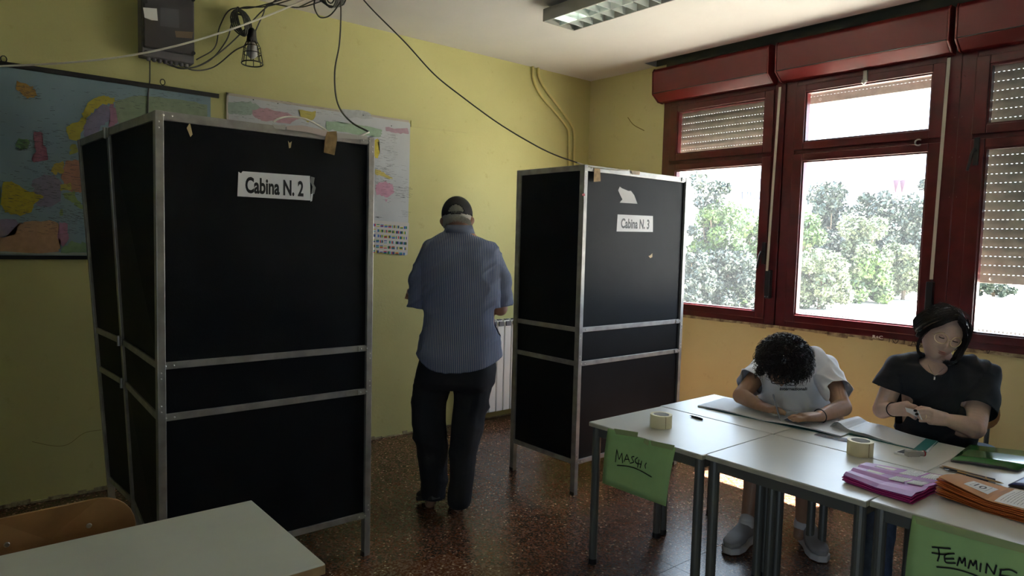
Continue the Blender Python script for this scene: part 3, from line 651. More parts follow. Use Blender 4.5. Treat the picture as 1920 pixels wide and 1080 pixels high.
# --- booth 3
y3 = 2.996
b3 = root('voting_booth', 'black voting booth marked number 3, standing between the man and the windows', 'voting booth', (3.6, 3.3, 0), 'black voting booths')
A3, B3, L3, R3 = vert(3.080, y3), vert(4.112, y3), vert(3.070, 3.585), vert(4.112, 3.585)
for q in (A3, B3, L3, R3): post(b3, q)
booth_face(b3, A3, B3, BT, (0, -1, 0)); booth_face(b3, A3, L3, BT, (-1, 0, 0), plates=False); booth_face(b3, B3, R3, BT, (1, 0, 0), plates=False)
fy = y3-.0035
sg = build(MB().prism([Yp(x, y, fy) for x, y in [(1158, 402), (1224, 405), (1224, 435), (1156, 434)]], (0, -.001, 0)), 'paper_sign', M['paper'], b3)
lt = MB(); o = Yp(1164, 428, fy-.0015); letter(lt, 'Cabina N. 3', o, Yp(1217, 430, fy-.0015)-o, Yp(1165, 409, fy-.0015)-o, .032); build(lt, 'lettering', M['ink'], sg)
torn(b3, [(1159, 357), (1162, 350), (1166, 353), (1178, 358), (1183, 358), (1189, 366), (1195, 382), (1162, 380), (1164, 377), (1167, 374), (1163, 366)], fy, mat('torn_label', (.5, .5, .5), .8), 'torn_paper')
torn(b3, [(1216, 480), (1219, 479), (1223, 475), (1223, 482), (1219, 484)], fy, M['adhesive'], 'torn_paper')
fy2 = y3-.018
build(MB().prism([Yp(x, y, fy2) for x, y in [(1114, 313), (1125, 314), (1126, 340), (1113, 341)]], (0, -.001, 0)), 'packing_tape', M['tape_brown'], b3)
build(MB().prism([Yp(x, y, fy2) for x, y in [(1184, 320), (1200, 321), (1199, 328), (1185, 327)]], (0, -.001, 0)), 'packing_tape', M['tape_brown'], b3)
build(MB().prism([Yp(x, y, fy2-.002) for x, y in [(1091, 364), (1096, 362), (1097, 367), (1092, 368)]], (0, -.0008, 0)), 'red_mark', M['marker_red'], b3)
# ================================================================== MAPS
MY = WY-.012
def jag(pts, amp, k=5, seed=3):
    rg = np.random.default_rng(seed+len(pts)); out = []; P = [np.array(p, float) for p in pts]
    for i, p in enumerate(P):
        q = P[(i+1) % len(P)]
        for t in range(k): out.append(p+(q-p)*t/k+rg.normal(size=2)*amp*(1 if t else .4))
    return out
def land(r, name, polys, col, dz, amp=1.6, seed=3, v=.15):
    mb = MB()
    for i, P in enumerate(polys): 
        J = [Yp(x, y, MY-.002-dz) for x, y in jag(P, amp, 5, seed+i)]
        bm = bmesh.new(); f = bm.faces.new([bm.verts.new(p) for p in J]); bmesh.ops.triangulate(bm, faces=[f]); bm.verts.index_update()
        mb.add([tuple(q.co) for q in bm.verts], [tuple(w.index for w in g.verts) for g in bm.faces]); bm.free()
    return build(mb, name, mat('map_'+name, col, .7, var=v, scale=30), r)
def scribbles(r, boxes, n, w=.0012, seed=5, dz=.0018, col=None, name='place_names'):
    rg = np.random.default_rng(seed); mb = MB()
    for i in range(n):
        x0, y0, x1, y1 = boxes[rg.integers(0, len(boxes))]
        x, y = rg.uniform(x0, x1), rg.uniform(y0, y1); L = rg.uniform(3, 11)
        a, b = Yp(x, y, MY-.002-dz), Yp(x+L, y+L*rg.uniform(-.05, .28), MY-.002-dz)
        stroke(mb, [a, b], rg.uniform(.6, 1.4)*w, (0, -1, 0))
    return build(mb, name, col or mat('map_print', (.06, .06, .07), .8), r, kind='stuff')
em = root('wall_map', 'large map of Europe on dark rods hung at left behind the booth', 'map', (.6, WY, 1.43), 'wall maps')
a, b, c, d = Yp(-260, 86, MY), Yp(389, 182, MY), Yp(389, 490, MY), Yp(-260, 480, MY)
xl, xr = -.46, 1.405
build(MB().box((xl, MY, 1.445), (xr, MY+.003, 2.495)), 'map_sheet', mat('map_sea', (.20, .29, .34), .55, var=.15, scale=3), em)
build(MB().box((xl-.03, MY-.012, 2.485), (1.455, MY+.006, 2.512)), 'top_rod', M['black'], em); build(MB().box((xl-.03, MY-.012, 1.425), (1.45, MY+.006, 1.447)), 'bottom_rod', M['black'], em)
build(MB().box((xl, MY-.002, 1.450), (xr, MY, 1.466)), 'map_border', mat('map_border', (.35, .38, .33), .6), em)
hk = [Yp(7, 112, MY-.01), Yp(305, 155, MY-.01)]
for h in hk: build(MB().tube([h+(.014*math.cos(t), 0, .018*math.sin(t)+.004) for t in np.linspace(0, 2*math.pi, 10)], .003, 5), 'hanging_ring', M['black'], em)
L_ = [('iceland', [[(32, 152), (62, 162), (70, 180), (52, 185), (33, 170)]], (.45, .26, .06)),
      ('norway', [[(124, 238), (150, 226), (158, 206), (172, 188), (196, 178), (214, 183), (213, 195), (190, 196), (170, 212), (160, 232), (150, 262), (128, 262)]], (.44, .38, .05)),
      ('sweden', [[(190, 198), (205, 200), (206, 225), (186, 240), (176, 262), (160, 262), (158, 236), (170, 214)]], (.22, .20, .30)),
      ('finland', [[(206, 196), (214, 196), (222, 222), (216, 240), (203, 238), (206, 222)]], (.36, .18, .26)),
      ('russia', [[(216, 190), (250, 180), (330, 186), (388, 196), (388, 300), (300, 300), (240, 270), (224, 236)]], (.24, .30, .20)),
      ('britain', [[(66, 246), (80, 250), (78, 262), (86, 280), (90, 300), (64, 304), (58, 298), (68, 284), (62, 262)]], (.34, .13, .18)),
      ('ireland', [[(34, 262), (54, 262), (52, 276), (38, 280), (28, 272)]], (.15, .28, .12)),
      ('denmark', [[(133, 272), (142, 270), (146, 284), (132, 290)]], (.36, .36, .08)),
      ('germany', [[(122, 302), (150, 296), (172, 306), (180, 350), (150, 362), (126, 356), (114, 334)]], (.40, .20, .13)),
      ('low_countries', [[(102, 306), (118, 303), (120, 322), (104, 328), (96, 318)]], (.42, .33, .06)),
      ('france', [[(60, 340), (82, 326), (102, 328), (116, 342), (114, 376), (96, 388), (70, 386), (62, 362)]], (.23, .21, .28)),
      ('alps', [[(112, 346), (132, 342), (134, 356), (114, 358)]], (.42, .38, .07)),
      ('iberia', [[(6, 340), (26, 342), (50, 358), (82, 368), (66, 380), (56, 400), (38, 404), (8, 398), (0, 380), (4, 360)]], (.44, .36, .03)),
      ('portugal', [[(-14, 344), (2, 352), (0, 396), (-16, 392)]], (.16, .28, .14)),
      ('italy', [[(118, 362), (138, 358), (146, 376), (166, 392), (162, 400), (142, 386), (128, 376)], [(112, 394), (118, 392), (118, 404), (112, 404)]], (.24, .33, .12)),
      ('morocco', [[(-60, 410), (30, 412), (38, 420), (30, 436), (2, 446), (-60, 450)]], (.25, .20, .30)),
      ('algeria', [[(38, 418), (60, 414), (110, 418), (108, 436), (114, 466), (110, 472), (-60, 472), (-60, 452), (4, 446), (30, 436)]], (.46, .28, .16)),
      ('tunisia', [[(112, 418), (128, 420), (126, 436), (130, 446), (118, 462), (108, 440)]], (.40, .20, .30)),
      ('libya', [[(118, 464), (134, 452), (168, 460), (170, 473), (114, 473)]], (.20, .32, .18))]
for i, (nm, P, col) in enumerate(L_): land(em, nm, P, tuple(c*.92 for c in col), .0002+.00003*i, seed=i*7)
scribbles(em, [(40, 300, 170, 395), (40, 300, 170, 395), (0, 345, 80, 400), (20, 412, 165, 440), (60, 245, 90, 300), (90, 160, 220, 300), (26, 262, 60, 282), (30, 160, 70, 185), (90, 395, 168, 420), (200, 170, 380, 205)], 800)
scribbles(em, [(-30, 200, 170, 400), (20, 300, 175, 420)], 160, .0018, 9)
# map of the world
wm = root('wall_map', 'pale world map with rows of flags on wall between booths', 'map', (2.2, WY, 1.48), 'wall maps')
a, b, c, d = Yp(425, 175, MY), Yp(768, 228, MY), Yp(762, 476, MY), Yp(425, 465, MY)
build(MB().prism([(1.512, MY, 1.49), (1.512, MY, 2.528), (2.905, MY, 2.522), (2.918, MY, 2.50), (2.916, MY, 2.1), (2.912, MY, 1.60), (2.90, MY, 1.485)], (0, .0025, 0)), 'map_sheet', mat('pale_map_sea', (.50, .53, .56), .5, var=.12, scale=4, bump=.3, bscale=7, dist=.01), wm)
build(MB().box((1.505, MY-.002, 2.515), (2.905, MY+.003, 2.531)).box((1.505, MY-.002, 1.5), (1.517, MY+.003, 2.531)), 'map_edge', mat('map_edge', (.45, .40, .34), .7), wm)
WLD = [('north_america', [[(428, 192), (470, 190), (492, 204), (470, 216), (430, 214)]], (.30, .38, .33)), ('canada', [[(474, 206), (500, 202), (540, 212), (560, 224), (540, 232), (490, 226), (474, 216)]], (.46, .28, .32)),
       ('usa', [[(560, 206), (592, 208), (590, 222), (578, 230), (566, 222)]], (.48, .42, .10)), ('asia_green', [[(612, 228), (660, 232), (716, 244), (714, 256), (690, 254), (640, 246), (612, 244)]], (.30, .42, .30)),
       ('siberia', [[(640, 204), (690, 210), (700, 222), (650, 222)]], (.42, .44, .46)), ('far_east', [[(722, 238), (764, 240), (766, 252), (742, 250), (724, 246)]], (.42, .28, .34)),
       ('china_yellow', [[(700, 262), (708, 260), (711, 276), (709, 296), (701, 292)]], (.55, .45, .05)), ('islands', [[(703, 318), (714, 320), (724, 328), (738, 334), (730, 336), (716, 330), (704, 326)]], (.55, .46, .12)),
       ('australia', [[(704, 346), (722, 340), (736, 346), (738, 362), (726, 370), (706, 366)]], (.56, .30, .42)), ('south_america', [[(470, 262), (506, 266), (520, 300), (498, 372), (484, 350), (468, 300)]], (.52, .44, .16)), ('africa', [[(560, 262), (616, 264), (640, 300), (608, 384), (588, 336), (556, 306)]], (.50, .36, .30)), ('tasmania', [[(722, 374), (727, 374), (725, 379)]], (.56, .30, .42))]
for i, (nm, P, col) in enumerate(WLD): land(wm, nm, P, col, .0002+.00003*i, amp=1.1, seed=i*5)
scribbles(wm, [(430, 190, 540, 225), (545, 200, 690, 240), (706, 250, 740, 300), (702, 300, 760, 380), (702, 300, 730, 345), (740, 350, 766, 372)], 300, .0011, 4)
scribbles(wm, [(746, 392, 762, 406), (703, 406, 710, 408)], 26, .0010, 8, name='map_legend')
fl = MB(); cols = [(.5, .03, .03), (.02, .06, .35), (.5, .42, .05), (.02, .22, .08), (.7, .7, .7), (.02, .02, .02), (.1, .3, .5)]; fm = [mat('flag_colour', c, .7) for c in cols]; rg = random.Random(4)
build(MB().prism([Yp(x, y, MY-.0005) for x, y in [(690, 412), (767, 418), (764, 478), (690, 472)]], (0, -.001, 0)), 'flag_chart', mat('flag_chart', (.58, .56, .54), .7), wm)
for j in range(6):
    for k in range(11):
        x = 684+7.35*k-(.3*j); y = 419.5+9.9*j+(x-700)*.085; 
        if x < 690 or x > 764: continue
        cc = rg.sample(range(7), 3); hv = rg.random() < .5
        for t in range(3):
            q = [(x+1.9*t, y), (x+1.9*(t+1), y), (x+1.9*(t+1), y+5), (x+1.9*t, y+5)] if hv else [(x, y+1.7*t), (x+5.7, y+1.7*t), (x+5.7, y+1.7*(t+1)), (x, y+1.7*(t+1))]
            fl.quad(*[Yp(a, b, MY-.003) for a, b in q], mi=cc[t])
build(fl, 'flags', fm, wm, kind='stuff')
for px, py in ((475, 187), (521, 194), (681, 216), (734, 236)): build(MB().lathe([(.004, 0), (.003, .003)], Yp(px, py, MY-.003), 8, (0, -1, 0)), 'pin', M['black'], wm)
# ================================================================== ELECTRIC BOX, CABLES, CAGE LAMP
eb = root('electric_box', 'grey electric meter box high on the wall above the Europe map', 'electric box', (1.16, WY, 2.66))
ex0, ex1, ez = 1.0, 1.36, 2.66
ey = WY-.13
q0, q1 = Yp(268, 105, ey), Yp(367, 112, ey); ex0, ex1, ez = q0[0], q1[0], (q0[2]+q1[2])/2-.005
build(MB().box((ex0, ey+.03, ez), (ex1, WY, HZ-.03)), 'back_box', M['box_grey'], eb, bevel=.006)
build(MB().box((ex0+.006, ey, ez+.045), (ex1-.006, ey+.034, HZ-.05)), 'cover', M['box'], eb, bevel=.008)
for px, py in ((267, 97), (363, 100), (264, 2), (363, 0)):
    h = Yp(px, py, ey); build(MB().lathe([(.012, 0), (.012, .008)], (min(max(h[0], ex0+.015), ex1-.015), ey-.001, h[2]), 10, (0, -1, 0)), 'cover_screw', M['black'], eb)
build(MB().prism([Yp(x, y, ey-.001) for x, y in [(268, 14), (294, 16), (296, 39), (284, 38), (271, 33)]], (0, -.001, 0)), 'paper_tag', M['form'], eb)
build(MB().prism([Yp(x, y, ey-.001) for x, y in [(301, 14), (335, 18), (336, 53), (300, 49)]], (0, -.001, 0)), 'meter_window', mat('meter_window', (.12, .12, .13), .2), eb)
build(MB().prism([Yp(x, y, ey-.001) for x, y in [(328, 58), (362, 60), (360, 72), (330, 70)]], (0, -.001, 0)), 'rating_plate', mat('rating_plate', (.16, .11, .07), .4), eb)
for i in range(8):
    x = ex0+.045+i*(ex1-ex0-.08)/7; build(MB().lathe([(.012, 0), (.012, .016), (.007, .02)], (x, ey+.07, ez), 10, (0, 0, -1)), 'cable_gland', M['box_grey'], eb)
wy = WY-.03; D_ = lambda x, y: float((Yp(x, y, wy)-EYE)@VF)
def cable(pts, r_, label, m=None, group='loose cables', k=7, name='cable'):
    P = smoothpath([W(x, y, min(d, D_(x, y))) for x, y, d in pts], k); return build(MB().tube(P, r_, 7), name, m or M['cable'], label=label, cat='cable', group=group, smooth=True, org=P[0])
cable([(-60, 126, 3.5), (0, 124, 3.55), (120, 118, 3.62), (230, 106, 3.7), (330, 86, 3.8), (430, 56, 3.95), (520, 22, 4.1), (580, -4, 4.2), (620, -20, 4.25)], .0055, 'white cable sagging across the top left from the frame edge', M['cable_white'])
h0 = Yp(281, 112, WY-.02); build(MB().tube([Yp(281, 112, WY-.02), Yp(281, 150, WY-.02), Yp(278, 175, WY-.02), Yp(277, 215, WY-.02)], .004, 6), 'cable', M['cable'], label='thin cable dropping from electric box over the map', cat='cable', group='loose cables', smooth=True)
bt = 4.55
cable([(300, 108, D_(300, 108)), (318, 122, D_(318, 122)), (355, 128, D_(355, 128)), (395, 112, D_(395, 112)), (425, 75, 4.4), (436, 40, bt), (452, 15, bt), (500, 12, bt), (560, -5, bt)], .0045, 'dark cable from electric box, topmost around the coil')
cable([(312, 110, D_(312, 110)), (335, 128, D_(335, 128)), (375, 122, D_(375, 122)), (420, 92, 4.4), (462, 52, bt), (490, 22, bt), (520, -2, bt)], .0045, 'dark cable from electric box running through the coil')
cable([(330, 113, D_(330, 113)), (360, 131, D_(360, 131)), (400, 126, D_(400, 126)), (440, 95, 4.45), (468, 78, bt), (492, 30, bt), (505, 8, bt), (560, 14, bt), (610, 0, bt)], .0045, 'lowest dark cable looping from electric box to the lamp')
cable([(368, 112, D_(368, 112)), (402, 90, 4.4), (412, 50, bt), (432, 18, bt), (470, 15, bt), (520, 2, bt), (560, -12, bt)], .004, 'dark cable rising beside electric box to the coil')
for i in range(9):
    a0 = i*.35; cx, cy = 455+((i*7) % 7)-3, 42+((i*5) % 9)-4; rx, ry = 5+1.7*i, 25-(i*3) % 8
    P = [W(cx+rx*math.cos(t)+.25*ry*math.sin(t), cy+ry*math.sin(t), D_(455, 42)-.12+.01*i) for t in np.linspace(a0, a0+6.4, 18)]
    build(MB().tube(P, .0045, 6), 'cable_loop', M['cable'], label='turn of dark cable in the coil beside the cage lamp', cat='cable', group='cable coil beside the cage lamp', smooth=True, org=P[0])
for i in range(10):
    a0 = i*.5; cx, cy = 622+((i*7) % 7)-3, -10+((i*5) % 8)-4; rx, ry = 9+2.2*i, 20+(i*3) % 9
    P = [W(cx+rx*math.cos(t), cy+ry*math.sin(t)+.3*rx*math.cos(t), 4.2+.012*i) for t in np.linspace(a0, a0+6.4, 18)]
    build(MB().tube(P, .0048, 6), 'cable_loop', M['cable'], label='turn of dark cable in the coil under the ceiling', cat='cable', group='cable coil under the ceiling', smooth=True, org=P[0])
cable([(560, 14, bt), (585, 2, 4.4), (600, -6, 4.3)], .0045, 'short dark cable between the two coils, lower one')
cable([(592, -8, 4.25), (589, 12, 4.25), (597, 30, 4.25), (608, 33, 4.25), (622, 26, 4.22), (638, 4, 4.2), (642, -12, 4.2)], .0045, 'single loose loop hanging from the ceiling coil')
cable([(639, -10, 4.15), (639, 40, 4.1), (636, 85, 4.05), (628, 130, 3.95), (629, 175, 3.8), (638, 205, 3.65), (660, 230, 3.45), (691, 247, 3.345)], .0045, 'grey cable hanging down onto booth number 2')
cable([(512, 229, 3.02), (524, 222, 3.03), (545, 219, 3.08), (575, 224, 3.12), (605, 240, 3.19), (622, 252, 3.225), (640, 258, 3.25), (668, 256, 3.29), (692, 248, 3.345)], .0045, 'pale cable arching along the top edge of booth number 2', M['cable_white'])
cable([(670, -14, 4.05), (700, 20, 4.06), (760, 80, 4.08), (815, 140, 4.1), (870, 184, 4.13), (930, 228, 4.16), (985, 262, 4.18), (1035, 288, 4.2), (1082, 305, 4.225)], .0042, 'grey cable strung across the room down to booth number 3')
cable([(1082, 305, 4.225), (1110, 313, 4.24), (1150, 318, 4.27), (1180, 319, 4.3)], .0042, 'pale cable end taped on top of booth number 3', M['cable_white'])
cl = root('cage_lamp', 'black wire cage work lamp hanging from the cable coil', 'lamp', W(472, 120, D_(472, 100)-.1))
cd = D_(472, 100)-.1; S = cd/FOCAL; top = W(472, 58, cd); bot = W(473, 120, cd); ax = nrm(bot-top)
build(MB().lathe([(.012, -.02), (.028, 0), (.030, .04), (.036, .075), (.030, .078)], top, 16, ax), 'socket', M['black'], cl, smooth=True)
build(MB().lathe([(.018, .075), (.03, .10), (.038, .13), (.034, .16), (.015, .178)], top, 16, ax), 'bulb', mat('frosted_bulb', (.55, .55, .56), .3), cl, smooth=True)
cage = [(.034, .070), (.050, .105), (.056, .15), (.066, .215)]
e1 = nrm(np.cross(ax, UP+(.3, 0, 0))); e2 = np.cross(ax, e1)
for r_, h in cage[1:]:
    build(MB().tube([top+ax*h+r_*(math.cos(t)*e1+math.sin(t)*e2) for t in np.linspace(0, 2*math.pi, 25)], .0045 if h > .2 else .0026, 6), 'cage_ring', M['black'], cl)
for k in range(8):
    t = 2*math.pi*k/8+.2; build(MB().tube([top+ax*h+r_*(math.cos(t)*e1+math.sin(t)*e2) for r_, h in cage], .0026, 6), 'cage_wire', M['black'], cl)
# ================================================================== DESKS AND CHAIRS
def desk(x0, x1, y0, y1, label, zt=.72, top=None, group='white school desks pushed together', th=.022, edge=None):
    r = root('desk', label, 'desk', ((x0+x1)/2, (y0+y1)/2, 0), group)
    g = .0015
    t = MB().box((x0+g, y0+g, zt-th), (x1-g, y1-g, zt)); build(t, 'tabletop', top or M['laminate'], r, bevel=.003)
    build(MB().box((x0+.0008, y0+.0008, zt-th+.001), (x1-.0008, y1-.0008, zt-.0035)), 'edge_band', edge or M['laminate_edge'], r, bevel=.002)
    i = .03
    for (a, b) in ((x0+i, y0+i), (x1-i, y0+i), (x0+i, y1-i), (x1-i, y1-i)):
        L = build(MB().tube([(a, b, .015), (a, b, zt-th)], .021, 14), 'leg', M['leg'], r, smooth=False)
        build(MB().lathe([(.019, 0), (.023, .004), (.022, .03)], (a, b, 0), 14), 'foot_cap', M['black'], L)
    for nm, a, b in (('apron', (x0+i, y0+i-.01), (x1-i, y0+i+.01)), ('apron', (x0+i, y1-i-.01), (x1-i, y1-i+.01)), ('apron', (x0+i-.01, y0+i), (x0+i+.01, y1-i)), ('apron', (x1-i-.01, y0+i), (x1-i+.01, y1-i))):
        build(MB().box((*a, zt-th-.045), (*b, zt-th)), nm, M['leg'], r)
    return r
YS = [2.300, 1.643, .986, .329, -.328]; XF = [2.455, 2.478, 2.503, 2.52]
nmf = ['desk at the left end of the front row, with the taped sheet reading MASCHI', 'middle desk of the front row with no paper sheet taped on it', 'desk in the front row under the ballots, with the taped sheet reading FEMMINE', 'front row desk mostly beyond the right frame edge']
nmb = ['white desk at the left end of the back row, under the open register', 'white desk in the back row under the ink pad, before the young woman', 'white desk in the back row under the green folder', 'back row desk mostly beyond the right frame edge']
for i in range(4):
    desk(XF[i], 3.021, YS[i+1], YS[i], nmf[i]); desk(3.025, 3.54+.008*i, YS[i+1]-.004, YS[i]-.004+(.012 if i == 0 else 0), nmb[i])
dk = desk(.17-.55, .775, 1.655, 2.212, 'pale green topped desk in the lower left corner', top=M['laminate_green'], group='separate desk', edge=M['wood_edge'], zt=.735, th=.03)
def chair(loc, rz, label, group='wooden school chairs', hb=.80):
    r = root('chair', label, 'chair', loc, group); c, s = math.cos(rz), math.sin(rz); R = np.array([[c, -s, 0], [s, c, 0], [0, 0, 1]]); T = lambda p: np.asarray(loc)+R@np.asarray(p, float)
    def tf(mb): 
        mb.v = [(np.asarray(v)@R.T)+np.asarray(loc) for v in mb.v]; return mb
    # local: faces -y, backrest at +y
    def rr(x0, x1, y0, y1, rad, f):
        P = []
        for cx, cy, a in ((x1-rad, y1-rad, 0), (x0+rad, y1-rad, 90), (x0+rad, y0+rad, 180), (x1-rad, y0+rad, 270)):
            for k in range(7): t = math.radians(a+15*k); P.append(f(cx+rad*math.cos(t), cy+rad*math.sin(t)))
        return P
    build(tf(MB().prism(rr(-.19, .19, -.19, .19, .05, lambda x, y: (x, y, .43)), (0, 0, .012))), 'seat', M['wood'], r, bevel=.003)
    bk = MB(); n = 12
    P = rr(-.225, .225, hb-.19, hb, .095, lambda x, z: (x, .19+.02*(1-(x/.2)**2)+.05*(z-.6), z)); k_ = len(P)
    ctr = np.array([0, .21+.05*.1, hb-.095]); 
    v = P+[(p[0], p[1]+.011, p[2]) for p in P]+[tuple(ctr), tuple(ctr+(0, .011, 0))]
    f = [(i, (i+1) % k_, 2*k_) for i in range(k_)]+[((i+1) % k_+k_, i+k_, 2*k_+1) for i in range(k_)]+[(i, i+k_, (i+1) % k_+k_, (i+1) % k_) for i in range(k_)]
    bk.add(v, f); build(tf(bk), 'backrest', M['wood'], r, bevel=.002)
    for sx in (-1, 1):
        build(tf(MB().tube([(sx*.17, .20, 0), (sx*.17, .19, .40), (sx*.165, .222, hb-.04)], .0115, 10)), 'rear_leg', M['leg'], r)
        build(tf(MB().tube([(sx*.17, -.18, 0), (sx*.17, -.17, .42)], .0115, 10)), 'front_leg', M['leg'], r)
        build(tf(MB().tube([(sx*.17, -.17, .415), (sx*.17, .19, .415)], .0115, 10)), 'side_rail', M['leg'], r)
        for z in (hb-.072,): build(tf(MB().lathe([(.008, 0), (.006, .003)], (sx*.10, .176+.02*(1-.25)+.05*(z-.6)+.0, z), 10, (0, -1, 0))), 'rivet', M['screw'], r)
    build(tf(MB().tube([(-.17, .19, .415), (.17, .19, .415)], .0105, 8)), 'rear_rail', M['leg'], r)
    return r
cA = Yp(172, 961, 2.36); cB = Yp(20, 993, 2.36)
chair(((cA[0]+cB[0])/2, 2.13, 0), 0.06, 'wooden school chair behind the pale green desk at lower left', hb=.79)
# ================================================================== THINGS ON THE DESKS
TZ = .7205
def onz(x, y, dz=0.0): return Zp(x, y, TZ+dz)
def tape_roll(px, py, label, R=.052, h=.062):
    c = onz(px, py); r = root('tape_roll', label, 'tape', c, 'rolls of masking tape')
    build(MB().lathe([(R-.014, .0), (R, 0), (R, h), (R-.014, h), (R-.014, 0)], c, 40, cap=False), 'tape_winding', M['tape_cream'], r, smooth=False)
    build(MB().lathe([(R-.0155, .001), (R-.013, .001), (R-.013, h-.001), (R-.0155, h-.001), (R-.0155, .001)], c, 40, cap=False), 'cardboard_core', M['paper'], r)
    build(MB().lathe([(R+.0004, .002), (R+.0004, h-.002)], c, 5, cap=False) if False else MB().obox(c+VR*R*.2-FH*R*.99+(0, 0, .002), FH*-.0006, VR*.002, UP*(h-.004)), 'tape_end', M['tape_brown'], r)
tape_roll(1239, 800, 'cream masking tape roll on the desk above the sheet reading MASCHI')
tape_roll(1612, 852, 'cream masking tape roll in the middle of the desks before the magenta ballots')
# open register under the young man's hands
def sheet_pts(c, nu, nv, fn):
    """c = four corners (a, b, c, d); fn(u, v) = extra height"""
    a, b, c_, d = c; V = []
    for j in range(nv+1):
        for i in range(nu+1):
            u, v = i/nu, j/nv; p = (a*(1-u)+b*u)*(1-v)+(d*(1-u)+c_*u)*v; V.append(p+UP*fn(u, v))
    return V, [(j*(nu+1)+i, j*(nu+1)+i+1, (j+1)*(nu+1)+i+1, (j+1)*(nu+1)+i) for j in range(nv) for i in range(nu)]
def slab(mb, c, nu, nv, fn, th, mi=0):
    V, F = sheet_pts(c, nu, nv, fn); n = len(V); V2 = [p-UP*th for p in V]; k = nu+1
    F2 = [tuple(i+n for i in f[::-1]) for f in F]
    edge = [i for i in range(k)]+[j*k+nu for j in range(1, nv+1)]+[nv*k+i for i in range(nu-1, -1, -1)]+[j*k for j in range(nv-1, 0, -1)]
    F3 = [(edge[(i+1) % len(edge)], edge[i], edge[i]+n, edge[(i+1) % len(edge)]+n) for i in range(len(edge))]
    return mb.add(V+V2, F+F2+F3, mi)
def rule_lines(mb, c, fn, n, u0=.06, u1=.94, v0=.08, v1=.94, w=.0012, dash=0, rg=None, axis='u'):
    a, b, c_, d = c
    def P(u, v): return (a*(1-u)+b*u)*(1-v)+(d*(1-u)+c_*u)*v+UP*(fn(u, v)+.0009)
    for k in range(n):
        t = (k+.5)/n; segs = [(0, 1)]
        if dash:
            segs = []; q = 0
            while q < 1: L = rg.uniform(.03, .12); segs.append((q, min(1, q+L))); q += L+rg.uniform(.012, .03)
            if rg.random() < .25: segs = segs[:max(1, int(len(segs)*rg.uniform(.4, .9)))]
        for s0, s1 in segs:
            m_ = max(1, int((s1-s0)*10))
            for q in range(m_):
                e0, e1 = s0+(s1-s0)*q/m_, s0+(s1-s0)*(q+1)/m_
                if axis == 'u':
                    v = v0+(v1-v0)*t; A, B = P(u0+(u1-u0)*e0, v), P(u0+(u1-u0)*e1, v)
                else:
                    u = u0+(u1-u0)*t; A, B = P(u, v0+(v1-v0)*e0), P(u, v0+(v1-v0)*e1)
                sd = nrm(np.cross(UP, B-A))*w/2; mb.quad(A-sd, B-sd, B+sd, A+sd)
XZ = lambda x, y, z=TZ: np.array([x, y, z])
bk = root('register_book', 'open white ruled register under the young man\'s hands', 'book', XZ(3.37, 1.9), 'registers on the desk')
c1 = [XZ(3.185, 2.175, TZ+.007), XZ(3.20, 1.80, TZ+.007), XZ(3.50, 1.80, TZ+.007), XZ(3.48, 2.20, TZ+.007)]
f1 = lambda u, v: .006*math.sin(math.pi*min(1, u))**1
build(slab(MB(), c1, 10, 4, f1, .006), 'left_pages', mat('register_page', (.62, .65, .68), .6), bk)
c2 = [XZ(3.20, 1.798, TZ+.007), XZ(3.235, 1.42, TZ+.007), XZ(3.53, 1.42, TZ+.007), XZ(3.50, 1.798, TZ+.007)]
f2 = lambda u, v: .010*math.sin(math.pi*u)
build(slab(MB(), c2, 10, 4, f2, .006), 'right_pages', mat('register_page_right', (.66, .68, .70), .6), bk)
rl = MB(); rule_lines(rl, c1, f1, 12, w=.0008); rule_lines(rl, c2, f2, 12, w=.0008); build(rl, 'ruled_lines', mat('ruled_lines', (.32, .36, .42), .8), bk, kind='stuff')
for c_ in (c1, c2): build(slab(MB(), [p-UP*.0055+np.array([-.002 if i < 2 else .002, 0, 0]) for i, p in enumerate(c_)], 4, 2, lambda u, v: 0, .0014), 'cover', M['teal'], bk)
ppr = build(slab(MB(), [onz(1468, 786, .02), onz(1532, 797, .018), onz(1545, 783, .018), onz(1495, 774, .02)], 4, 2, lambda u, v: .004*math.sin(3*u), .0006), 'loose_sheet', M['paper'], label='loose white sheet of paper under the young man\'s left hand', cat='paper')
cd_ = build(slab(MB(), [onz(1470, 787, .024), onz(1500, 792, .024), onz(1506, 788, .024), onz(1478, 783, .024)], 3, 1, lambda u, v: 0, .0008), 'identity_card', mat('card_blue_grey', (.12, .13, .2), .4), label='small dark card lying on the loose white sheet by fingers', cat='card')
# second register with a raised left page
b2k = root('register_book', 'open register with curling page before the young woman', 'book', XZ(3.45, 1.3), 'registers on the desk')
cc_ = [XZ(3.335, 1.53), XZ(3.315, 1.075), XZ(3.545, 1.115), XZ(3.575, 1.53)]
f3 = lambda u, v: .004+.036*math.exp(-((u-.10)/.09)**2)*(1-.25*v)+.016*math.exp(-((u-.35)/.25)**2)-(.02*max(0, .05-u)/.05)
build(slab(MB(), cc_, 28, 4, f3, .0015), 'page', mat('register_page_open', (.64, .66, .68), .6), b2k, smooth=False)
c3 = [XZ(3.318, 1.49), XZ(3.312, 1.08), XZ(3.545, 1.11), XZ(3.57, 1.49)]
build(slab(MB(), c3, 14, 2, lambda u, v: .003, .0025), 'cover', M['teal'], b2k)
for i in range(4): build(slab(MB(), cc_, 20, 3, lambda u, v, i=i: f3(u, v)*(1-.13*(i+1))-.001*i, .0008), 'page', M['paper'], b2k)
cs = [onz(1706, 848, .006), onz(1728, 852, .006), onz(1757, 827, .006), onz(1736, 823, .006)]
build(slab(MB(), cs, 3, 2, lambda u, v: .002, .0012), 'teal_card', M['teal'], label='teal card strip at the end of the curled register', cat='card')
